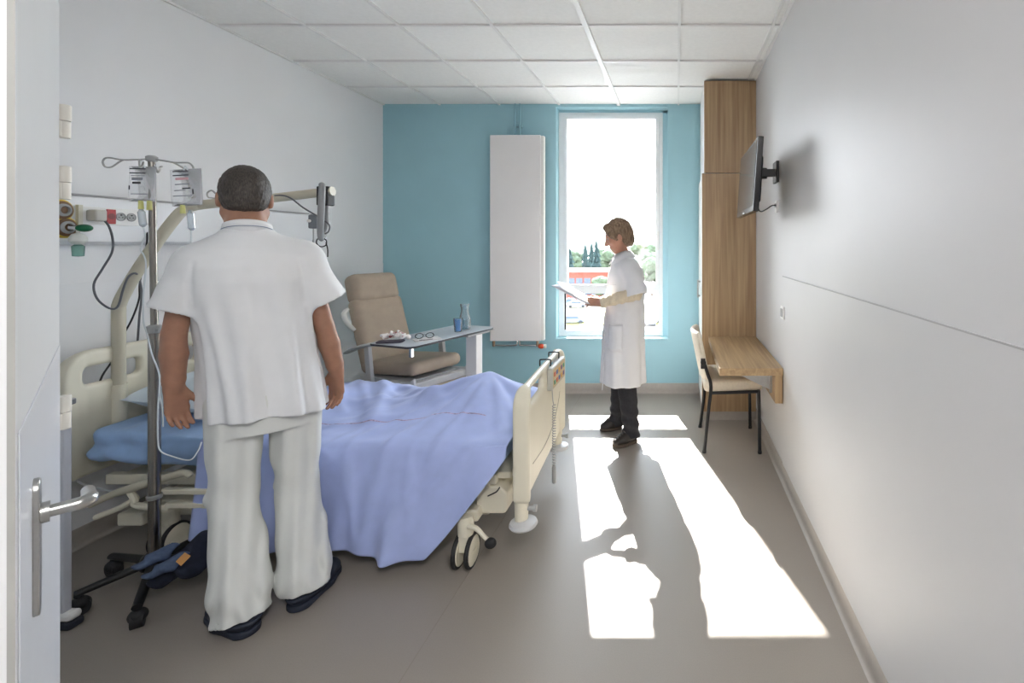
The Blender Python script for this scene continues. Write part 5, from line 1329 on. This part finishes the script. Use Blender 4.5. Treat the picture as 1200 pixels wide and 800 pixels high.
# ======================= the man at the bedside, seen from behind
man = thing('person', 'man in white tunic and trousers standing at the bedside with his back turned', 'person', (-1.70, 1.98, 0))
B = Body(-1.748, 1.97, (-0.656, 0.755))
fl = Field((-2.20, 1.62, 0.0), (-1.36, 2.42, 1.86), 0.0052)
up = np.array((0, 0, 1.0)); fdir = B.f
fl.chain([B(.05, .0, .93), B(.04, .0, 1.10), B(.01, .0, 1.30), B(0, 0, 1.42)], [.150, .140, .150, .115], 0.05, flat=(fdir, .62))
for s in (-1, 1):
    fl.cone(B(s*.05, -.005, 1.475), B(s*.17, -.005, 1.42), .045, .05, 0.04)
fl.chain([B(0, -.01, 1.47), B(-.004, .012, 1.545), B(-.008, .035, 1.62)], [.075, .064, .062], 0.03)
# head bent slightly over the bed
pit = R(14); hr = B.r; hu = up * math.cos(pit) + fdir * math.sin(pit); hf = fdir * math.cos(pit) - up * math.sin(pit)
Rh = np.stack([hr, hf, hu], 1); hc = B(-.008, .05, 1.682)
T = head(fl, hc, Rh, 1.02)
# arms
lsh, lel, lwr = B(-.166, -.005, 1.39), B(-.208, -.01, 1.15), B(-.210, .005, .945)
fl.chain([lsh, (lsh+lel)/2, lel], [.046, .040, .036], 0.008); fl.chain([lel, lel*.62+lwr*.38, lwr*.85+lel*.15, lwr], [.036, .040, .033, .028], 0.008)
rsh, rel, rwr = B(.185, -.005, 1.40), B(.254, -.01, 1.125), B(.300, .02, .920)
fl.chain([rsh, (rsh+rel)/2, rel], [.046, .040, .036], 0.008); fl.chain([rel, rel*.62+rwr*.38, rwr*.85+rel*.15, rwr], [.036, .040, .033, .028], 0.008)
hand(fl, lwr, (B(-.190, .005, .735) - lwr), B.f * 0.8 - B.r * 0.6, B.r, 1.0, curl=(0.2, 0.36, 0.3), thumb=(0.8, 0.55, -0.3), base_bend=0.10, spread=0.02)
hand(fl, rwr, B(.305, .045, .74) - rwr, B.r * 0.85 + B.f * 0.5, B.f * 0.8 - B.r * 0.5, 1.08, curl=(0.2, 0.4, 0.35), thumb=(0.85, 0.45, -0.35), base_bend=0.15)
# legs, feet inside the clogs
LH, LT_ = Vector((-1.612, 1.838, 0)), Vector((-1.868, 1.952, 0)); RH_, RT_ = Vector((-1.545, 1.945, 0)), Vector((-1.572, 2.228, 0))
la = np.array(LH.lerp(LT_, 0.24)) + up * 0.085; ra = np.array(RH_.lerp(RT_, 0.22)) + up * 0.085
lk, rk = B(-.037, .01, .50), B(.149, .015, .50)
fl.chain([B(-.035, 0, .90), lk, la], [.078, .052, .040], 0.03); fl.chain([B(.142, 0, .90), rk, ra], [.078, .052, .040], 0.03)
fl.chain([la, np.array(LH.lerp(LT_, 0.5)) + up*.05, np.array(LH.lerp(LT_, 0.75)) + up*.042], [.036, .030, .026], 0.02); fl.chain([ra, np.array(RH_.lerp(RT_, 0.5)) + up*.05, np.array(RH_.lerp(RT_, 0.75)) + up*.042], [.036, .030, .026], 0.02)
field_obj(fl, 'body', M_skin_m, man, it=2)
face_parts(T, Rh, 1.02, man, M_hair_m, mat('lip_colour', '#9c5f52', 0.5))
# hair: close-cropped cap
fl = Field(hc - .17, hc + .17, 0.0038)
k = 1.02
Tk = lambda x, y, z: hc + k * (Rh[:, 0]*x + Rh[:, 1]*y + Rh[:, 2]*z)
fl.ell(Tk(0, -0.014, 0.024), np.array((.0825, .103, .1045))*k, Rh, 0.0); fl.ell(Tk(0, -.045, -.03), np.array((.066, .058, .06))*k, Rh, 0.025)
def hairline(X, Y, Z):
    x, y, z = X - hc[0], Y - hc[1], Z - hc[2]
    hx = (x*Rh[0,0] + y*Rh[1,0] + z*Rh[2,0]) / k; hy = (x*Rh[0,1] + y*Rh[1,1] + z*Rh[2,1]) / k; hz = (x*Rh[0,2] + y*Rh[1,2] + z*Rh[2,2]) / k
    t = np.clip((hy + 0.050) / 0.115, 0, 1); line = -0.078 + 0.140 * t * t * (3 - 2 * t) + 0.012 * np.clip(np.abs(hx) / .07, 0, 1) * (hy < -0.03)
    return -(line - hz) * 0.9 * -1
fl.func(hc - .17, hc + .17, lambda X, Y, Z: -hairline(X, Y, Z), 0.008, sub=True)
vs, F = fl.mesh('hair'); vs = relax(vs, F, 2); 
nz = tri_noise(vs, 260, 4) * 0.0012 + tri_noise(vs, 520, 6) * 0.0009
dirv = vs - hc; dirv /= np.linalg.norm(dirv, axis=1)[:, None]
link_mesh('hair', np_mesh('hair', vs + dirv * nz[:, None], F), M_hair_m, man, angle=180)
# tunic
zs = [0.70, 0.80, 0.95, 1.10, 1.25, 1.34, 1.40, 1.45, 1.485, 1.51, 1.535, 1.56, 1.59]
hw = [.204, .200, .192, .187, .192, .200, .202, .188, .155, .116, .084, .074, .074]
hd = [.154, .150, .142, .136, .138, .138, .130, .116, .102, .090, .078, .072, .072]
sc = [.068, .064, .052, .037, .02, .008, 0, 0, 0, 0, 0, 0, 0]
tc = [0, 0, 0, .0, -.005, -.012, -.012, -.010, -.006, -.002, 0.004, .008, .012]
def tw(th, Z):
    g = np.clip((1.42 - Z) / 0.62, 0, 1)
    back = np.clip(-np.sin(th), 0, 1)
    w = g ** 0.9 * (0.009 * np.cos(5 * th + 0.7 + 0.5 * Z) + 0.011 * np.cos(9 * th + 2.1 - 1.2 * Z) + 0.005 * np.cos(17 * th + 3 * Z))
    seam = -0.0022 * np.exp(-((th + math.pi/2 + 0.10) / 0.012) ** 2)
    # slight hollow between the shoulder blades
    blade = 0.012 * np.exp(-((th + math.pi/2) / 0.35) ** 2) * np.exp(-((Z - 1.28) / 0.12) ** 2)
    drag = g ** 0.6 * 1.7 * (0.006 * np.exp(-((th + 1.05 - 0.5 * (Z - 1.1)) / .10) ** 2) + 0.006 * np.exp(-((th + 2.25 + 0.6 * (Z - 1.1)) / .11) ** 2) + 0.005 * np.exp(-((th + 1.75 - 0.25 * (Z - 1.1)) / .08) ** 2))
    crs = 0.0035 * np.sin(26 * Z + 4 * th) * np.exp(-((Z - 1.0) / 0.12) ** 2) * (0.5 + 0.5 * np.sin(3 * th))
    return w + seam + blade + crs - drag
fl = Field((-2.18, 1.60, 0.74), (-1.34, 2.42, 1.64), 0.0058)
wrap(fl, B, zs, hw, hd, sc, tc, 0.795, 1.548, (-2.16, 1.62, 0.76), (-1.36, 2.40, 1.62), 0.0, hollow=0.014, depth=0.025, wave=tw, hem=lambda th: 0.006*np.sin(3*th) - .012*np.cos(th))
swv = lambda ph: (lambda X, Y, Z, t: 0.0045 * np.sin(34 * Z + 22 * X + ph) * t + 0.004 * np.sin(55 * X - 38 * Y + ph) * t)
fl.cone(B(-.05, -.004, 1.47), B(-.140, -.004, 1.415), .066, .074, 0.04); fl.cone(B(.05, -.004, 1.47), B(.17, -.004, 1.42), .068, .082, 0.04)
cyl_part(fl, B(-.142, -.005, 1.405), B(-.206, -.008, 1.235), .074, .086, 0.035, hollow=0.014, depth=0.09, flat=(B.f, 1.02), wave=swv(0.3))
cyl_part(fl, B(.165, -.005, 1.42), B(.256, -.008, 1.235), .082, .084, 0.035, hollow=0.014, depth=0.09, flat=(B.f, 1.02), wave=swv(1.4))
for s in (-1, 1):
    fl.chain([B(s*.158 + .004, -.102, 1.42), B(s*.170 + .006, -.098, 1.34), B(s*.172 + .012, -.086, 1.25)], [.003, .008, .009], 0.016, sub=True)
tun = field_obj(fl, 'tunic', M_tunic, man, it=2)
cc = B(0, .008, 1.552)
m = MB(); ring = []
M_pipe = mat('collar_piping', '#8a97ad', 0.7)
rings = []
for (r_, z_) in ((.076, -.014), (.080, .004), (.077, .016), (.0705, .018), (.066, .0), (.072, -.034), (.082, -.034)):
    rings.append([Vector(cc + B.r * (r_ * math.cos(a)) + B.f * (r_ * 0.98 * math.sin(a)) + up * (z_ - 0.020 * math.sin(a))) for a in [2*math.pi*i/40 for i in range(40)]])
m.loft(rings, closed=True); col_ = m.build('collar', M_tunic, tun, angle=180)
m = MB(); m.tube([Vector(cc + B.r * (.0815 * math.cos(a)) + B.f * (.0805 * math.sin(a)) + up * (-.008 - 0.020 * math.sin(a))) for a in [2*math.pi*i/40 for i in range(40)]], 0.0016, n=6, closed=True); m.build('piping', M_pipe, col_)
m = MB()
# trousers
fl = Field((-2.05, 1.66, 0.02), (-1.38, 2.36, 1.02), 0.0058)
wrap(fl, B, [.70, .80, .9, 1.0], [.172, .178, .175, .165], [.118, .128, .130, .12], [.055]*4, [0]*4, 0.735, 1.0, (-2.05, 1.66, .7), (-1.38, 2.36, 1.02), 0.0)
def lw(seed):
    def w(X, Y, Z, t):
        low = np.clip((0.34 - Z) / 0.30, 0, 1); mid = np.exp(-((Z - .52) / .12) ** 2)
        th = X * 23 + Y * 17
        return 0.011 * low * np.sin(40 * Z + 0.9 * th + seed + 2 * np.sin(th)) + 0.003 * mid * np.sin(34 * Z + 1.2 * th + seed) + 0.006 * np.sin(th * 1.9 + 2.5 * Z + seed) + 0.004 * np.sin(th * 4.1 - 4 * Z + seed)
    return w
lcuff = np.array(LH.lerp(LT_, 0.29)) + up * 0.05; rcuff = np.array(RH_.lerp(RT_, 0.25)) + up * 0.055
lk2 = B(-.046, .0, .47); rk2 = B(.154, .01, .47)
cyl_part(fl, B(-.040, 0, .86), lk2, .094, .081, 0.014, wave=lw(0.4)); cyl_part(fl, B(.150, 0, .86), rk2, .094, .080, 0.014, wave=lw(2.2))
cyl_part(fl, lk2 + (lk2 - lcuff) * 0.02, lcuff, .082, .098, 0.012, hollow=0.014, depth=0.05, wave=lw(0.4)); cyl_part(fl, rk2 + (rk2 - rcuff) * .02, rcuff, .081, .094, 0.012, hollow=0.014, depth=0.05, wave=lw(2.2))
field_obj(fl, 'trousers', M_trous, man, it=2)
s1, a1, d1_ = shoe('clog', LH, LT_, 0.108, M_clog, man, high=0.03)
s2, a2, d2_ = shoe('clog', RH_, RT_, 0.108, M_clog, man, high=0.03)
for sh, a, d in ((s1, a1, d1_), (s2, a2, d2_)):
    sd = Vector((-d.y, d.x, 0))
    m = MB(); m.tube([a + sd*.05 + d*.05 + Vector((0,0,.05)), a + sd*.052 + Vector((0,0,.052)), a - d*.052 + Vector((0,0,.056)), a - sd*.052 + Vector((0,0,.052)), a - sd*.05 + d*.05 + Vector((0,0,.05))], 0.009, n=8, smooth=5); m.build('heel_strap', M_clog, sh)
    m = MB(); m.cyl(a - sd*.056 + d*.045 + Vector((0,0,.058)), a - sd*.063 + d*.045 + Vector((0,0,.058)), 0.009, n=12); m.cyl(a + sd*.056 + d*.045 + Vector((0,0,.058)), a + sd*.063 + d*.045 + Vector((0,0,.058)), 0.009, n=12); m.build('strap_rivet', M_grey, sh)
# wedding band
_u = (B(-.186, .05, .735) - lwr); _u /= np.linalg.norm(_u)

# ======================= the woman reading by the window
wom = thing('person', 'woman in a white coat standing by the window and reading papers', 'person', (-0.41, 3.74, 0))
W = Body(-0.41, 3.74, (-0.94, -0.34)); L_ax = -W.r
fl = Field((-0.80, 3.36, 0.0), (-0.12, 4.08, 1.72), 0.0052)
fd = W.f
fl.chain([W(0, -.01, .86), W(0, -.01, 1.02), W(0, -.01, 1.2), W(0, 0, 1.30)], [.155, .135, .14, .11], 0.05, flat=(fd, .66))
for s in (-1, 1): fl.cone(W(s*.05, -.01, 1.335), W(s*.150, -.01, 1.31), .045, .05, 0.04)
fl.chain([W(0, -.015, 1.33), W(0, .005, 1.41), W(0, .025, 1.47)], [.050, .046, .047], 0.02)
pit = R(20); yaw = R(-14)
ff = W.f * math.cos(yaw) - W.r * math.sin(yaw) * -1
ff = np.array((-0.985, -0.17, 0)); ff /= np.linalg.norm(ff); wr_ = np.array((ff[1], -ff[0], 0))
hu = up * math.cos(pit) + ff * math.sin(pit); hf = ff * math.cos(pit) - up * math.sin(pit); Rw = np.stack([wr_, hf, hu], 1)
hcw = W(0, .045, 1.553); kw = 0.98
TW = head(fl, hcw, Rw, kw, True)
# arms: left one nearest the camera, both forearms level
sl_, el_, wl_ = W(-.165, -.01, 1.31), np.array(P(746, 344, 3.555)), np.array(P(704, 354.5, 3.53))
sr_, er_, wr2 = W(.165, -.01, 1.31), W(.20, .02, 1.08), np.array(P(705, 354, 3.70))
fl.chain([sl_, (sl_+el_)/2, el_], [.045, .042, .036], 0.03); fl.chain([el_, el_*.6+wl_*.4, wl_], [.036, .036, .024], 0.02)
fl.chain([sr_, (sr_+er_)/2, er_], [.045, .042, .036], 0.03); fl.chain([er_, er_*.6+wr2*.4, wr2], [.036, .036, .024], 0.02)
# the sheets they hold: lower edge at the hands, rising to the left
pl = Vector((-0.245, 0.0, 0.105)).normalized(); pw = Vector((0.10, 0.98, 0.0)).normalized(); pn = pl.cross(pw).normalized()
if pn.z < 0: pn = -pn
pc0 = Vector(P(693, 353.5, 3.62))
hand(fl, wl_, (-0.95, 0.22, 0.06), (-.1, -.9, .3), (0, .25, .95), 0.9, curl=(0.5, 0.5, 0.4), thumb=(0.8, 0.45, -0.45), base_bend=0.35)
hand(fl, wr2, (-0.95, -0.15, 0.04), (-.1, .9, .2), (0, -.2, .95), 0.9, curl=(0.5, 0.5, 0.4), thumb=(0.8, 0.45, -0.45), base_bend=0.35)
WLH, WLT = Vector((-0.300, 3.655, 0)), Vector((-0.468, 3.53, 0)); WRH, WRT = Vector((-0.442, 3.925, 0)), Vector((-0.612, 3.85, 0))
la = np.array(WLH.lerp(WLT, .22)) + up*.08; ra = np.array(WRH.lerp(WRT, .22)) + up*.08
fl.chain([W(-.08, -.01, .82), W(-.085, .0, .46), la], [.082, .052, .036], 0.03); fl.chain([W(.08, -.01, .82), W(.085, .01, .46), ra], [.082, .052, .036], 0.03)
fl.chain([la, np.array(WLH.lerp(WLT, .6)) + up*.045], [.032, .026], 0.02); fl.chain([ra, np.array(WRH.lerp(WRT, .6)) + up*.045], [.032, .026], 0.02)
field_obj(fl, 'body', M_skin_w, wom, it=2)
face_parts(TW, Rw, kw, wom, M_hair_w, mat('lip_rose', '#a8665c', 0.5))
# hair: short layered bob with a side fringe
fl = Field(hcw - .19, hcw + .19, 0.0042)
Th = lambda x, y, z: hcw + kw * (Rw[:, 0]*x + Rw[:, 1]*y + Rw[:, 2]*z)
fl.ell(Th(0, -0.020, 0.030), np.array((.090, .108, .110))*kw, Rw, 0.0); fl.ell(Th(0, -.062, -.035), np.array((.078, .058, .075))*kw, Rw, 0.03)
for s in (-1, 1):
    fl.chain([Th(s*.055, .055, .085), Th(s*.078, .045, .03), Th(s*.082, .020, -.01)], [.030, .026, .014], 0.02)
fl.chain([Th(-.045, .05, .100), Th(.01, .070, .092), Th(.050, .066, .045)], [.018, .017, .012], 0.02); fl.chain([Th(-.03, .060, .10), Th(-.060, .066, .045)], [.016, .010], 0.02)
fl.ell(Th(0, .112, -.035), np.array((.060, .060, .088))*kw, Rw, 0.015, sub=True)
fl.ell(Th(0, .06, -.115), np.array((.085, .075, .085))*kw, Rw, 0.02, sub=True)
for s in (-1, 1): fl.ell(Th(s*.095, .0, -.022), np.array((.022, .020, .026))*kw, Rw, 0.01, sub=True)
vs, F = fl.mesh('hair'); vs = relax(vs, F, 2)
loc = (vs - hcw) @ Rw
st = np.sin(loc[:, 0]*210 + 30*np.sin(loc[:, 2]*22) + loc[:, 1]*60) * 0.0015 + np.sin(loc[:, 1]*170 + 22*np.sin(loc[:, 2]*25)) * 0.0014 + 0.0016 * tri_noise(vs, 70, 9)
dv = vs - hcw; dv /= np.linalg.norm(dv, axis=1)[:, None]
link_mesh('hair', np_mesh('hair', vs + dv * st[:, None], F), M_hair_w, wom, angle=180)
# white coat
zs = [.36, .50, .70, .88, 1.02, 1.15, 1.25, 1.31, 1.345, 1.375, 1.40, 1.43]
hw = [.192, .190, .186, .182, .172, .178, .180, .172, .140, .095, .064, .060]
hd = [.172, .165, .158, .155, .145, .145, .138, .120, .100, .078, .062, .060]
def cw(th, Z):
    g = np.clip((1.2 - Z) / 0.8, 0, 1)
    return 0.010 * g * np.cos(6 * th + 1 + Z) + 0.006 * g * np.cos(11 * th + 2 * Z) + 0.004 * np.sin(40 * Z + 5 * th) * np.exp(-((Z - 1.02) / .12) ** 2) + 0.003 * np.cos(9 * th + 30 * Z) * np.exp(-((Z - .80) / .15) ** 2)
fl = Field((-0.74, 3.34, 0.34), (-0.14, 4.12, 1.46), 0.006)
wrap(fl, W, zs, hw, hd, [0]*12, [.0, .0, .0, -.005, -.012, -.015, -.018, -.018, -.012, -.008, .0, .004], 0.425, 1.405, (-0.74, 3.34, .35), (-0.14, 4.12, 1.45), 0.0, hollow=0.014, depth=0.07, wave=cw)
sw2 = lambda X, Y, Z, t: 0.006 * np.sin(42 * Z + 30 * X) * t + 0.004 * np.sin(70 * X - 30 * Z) * t
fl.cone(W(-.04, -.008, 1.345), W(-.150, -.01, 1.310), .058, .066, 0.03); fl.cone(W(.04, -.008, 1.345), W(.150, -.01, 1.310), .058, .066, 0.03)
cyl_part(fl, sl_, el_ + (el_ - sl_) * 0.06, .068, .078, 0.035, hollow=0.015, depth=0.05, wave=sw2)
cyl_part(fl, sr_, er_ + (er_ - sr_) * 0.06, .068, .078, 0.035, hollow=0.015, depth=0.05, wave=sw2)
fl.chain([W(-.150, .085, 1.30), W(-.165, .10, 1.20), W(-.160, .085, 1.12)], [.003, .006, .004], 0.012, sub=True)
coat = field_obj(fl, 'coat', M_coat, wom, it=2)
def on_coat(th, z, off=0.004):
    a = np.interp(z, zs, hw) + off; b = np.interp(z, zs, hd) + off; t0 = np.interp(z, zs, [.0, .0, .0, -.005, -.012, -.015, -.018, -.018, -.012, -.008, .0, .004])
    w_ = float(cw(np.float64(th), np.float64(z))); return Vector(W((a - w_) * math.cos(th), t0 + (b - w_) * math.sin(th), z))
M_seamw = mat('coat_seam', '#b9bcc4', 0.8)
# collar, front edge, pockets, buttons
m = MB(); m.tube([on_coat(R(92), z, .003) for z in np.linspace(1.33, .38, 24)], 0.0028, n=6); m.build('front_edge', M_coat, coat)
for (t0, t1, z0, z1) in ((108, 134, 1.20, 1.10), (118, 160, .90, .70)):
    rows = [[on_coat(R(t0 + (t1 - t0) * j / 8), z0 + (z1 - z0) * i / 8, .0055) for j in range(9)] for i in range(9)]
    if z0 < 1: m = MB(); m.grid(rows); pk = m.build('pocket', M_coat, coat, solid=0.002)
    else: pk = coat
    m = MB(); m.tube([p + Vector((0, 0, -.012)) for p in [on_coat(R(t0 + (t1 - t0) * j / 8), z0, .0075) for j in range(9)]], 0.0013, n=6); m.build('pocket_seam', M_seamw, pk)
for z in (1.28, 1.16, 1.04, .92, .80, .68):
    c = on_coat(R(97), z, .004); n_ = (c - Vector(W(0, 0, z))).normalized(); m = MB(); m.cyl(c, c + n_ * .004, .007, n=14); m.build('button', M_white, coat)
rings = []
for s in (-1, 1):
    pts_o = []; 
    m = MB(); A0 = []
    for j in range(9):
        a = R(-90 + s * (0 + 22 * j)) if False else R(-90) + s * R(20.5 * j)
        base = Vector(W(.064 * math.cos(a), .010 + .064 * math.sin(a), 1.440 - .030 * max(0, math.sin(a)))); tip = Vector(W((.096 + .012 * (j / 8)) * math.cos(a), .004 + (.094 + .014 * (j/8)) * math.sin(a), 1.392 - .045 * max(0, math.sin(a)) - .018 * (j / 8)))
        A0.append([Vector(W(.061 * math.cos(a), .008 + .061 * math.sin(a), 1.385 - .03 * max(0, math.sin(a)))), base, base.lerp(tip, .5) + Vector((0, 0, .006)), tip])
    m.grid(A0); m.build('collar', M_coat, coat, solid=0.004, angle=180)
# cardigan sleeves below the coat sleeves
M_knit = mat('cream_knit', '#d9cdb6', 0.9, vary=0.08, vscale=120, bump=0.3, bscale=400)
for (e, w_, nm) in ((el_, wl_, 'cardigan_sleeve'), (er_, wr2, 'cardigan_sleeve')):
    fl = Field(np.minimum(e, w_) - .09, np.maximum(e, w_) + .09, 0.005)
    cyl_part(fl, e + (w_ - e) * 0.02, w_ + (w_ - e) * 0.01, .050, .038, 0.0, hollow=0.012, depth=0.04, wave=lambda X, Y, Z, t: 0.003 * np.sin(95 * X + 40 * Z) + 0.002 * np.sin(160 * X - 60 * Z))
    field_obj(fl, nm, M_knit, wom, it=1)
# dark trousers
M_jean = mat('black_denim', '#25262b', 0.85, vary=0.2, vscale=60)
fl = Field((-0.66, 3.40, 0.03), (-0.18, 4.06, 0.95), 0.006)
wrap(fl, W, [.7, .9], [.150, .150], [.115, .11], [0, 0], [-.01, -.01], .74, .92, (-0.66, 3.4, .68), (-0.18, 4.06, .95), 0.0)
jw = lambda sd: (lambda X, Y, Z, t: 0.006 * np.clip((.36 - Z) / .2, 0, 1) * np.sin(75 * Z + 20 * X + sd) + 0.003 * np.sin(50 * X + 40 * Y + 15 * Z + sd))
cyl_part(fl, W(-.082, -.01, .80), W(-.085, .0, .44), .080, .068, 0.02, wave=jw(0)); cyl_part(fl, W(-.085, .0, .45), la - up*.035, .070, .062, 0.01, hollow=.013, depth=.04, wave=jw(0))
cyl_part(fl, W(.082, -.01, .80), W(.085, .01, .44), .080, .068, 0.02, wave=jw(2)); cyl_part(fl, W(.085, .01, .45), ra - up*.035, .070, .062, 0.01, hollow=.013, depth=.04, wave=jw(2))
field_obj(fl, 'trousers', M_jean, wom, it=1)
M_shoe = mat('dark_leather', '#2e2a28', 0.45, vary=0.15)
M_sole = mat('shoe_sole', '#4e443b', 0.7)
for (h, t) in ((WLH, WLT), (WRH, WRT)):
    sh, a, d = shoe('shoe', h, t, 0.088, M_shoe, wom, high=0.06, sole_m=M_sole)
    m = MB(); sd = Vector((-d.y, d.x, 0))
    for j in range(4):
        c = a + d * (.075 + .02 * j) + Vector((0, 0, .098 - .008 * j)); m.tube([c - sd * .022, c + Vector((0, 0, .006)), c + sd * .022], .0025, n=6, smooth=3)
    m.build('lace', mat('lace_grey', '#6a655f', 0.8) if 'lace_grey' not in bpy.data.materials else bpy.data.materials['lace_grey'], sh)

# the sheets in her hands
t = thing('paper_sheaf', 'sheaf of white paper sheets in the hands of the woman by the window', 'papers', pc0)
M_paper = mat('white_paper', '#eceef4', 0.7, vary=0.02)
for q in range(3):
    rows = []
    for i in range(13):
        u = i / 12; row = []
        for j in range(9):
            v = -0.5 + j / 8
            p = pc0 + pl * (0.292 * u - .01 * q) + pw * (0.205 * v + .006 * q) + pn * (0.006 + .0025 * q + 0.018 * u * u * (1 if q == 2 else .6) - 0.012 * (2 * v) ** 2 * (1 - u))
            if q == 2 and u > .8: p = p + pn * 0.25 * (u - .8) ** 1.3 * (0.5 - v)
            row.append(p)
        rows.append(row)
    m = MB(); m.grid(rows); m.build('sheet', M_paper, t, solid=0.0008, angle=180)
bpy.context.view_layer.update()
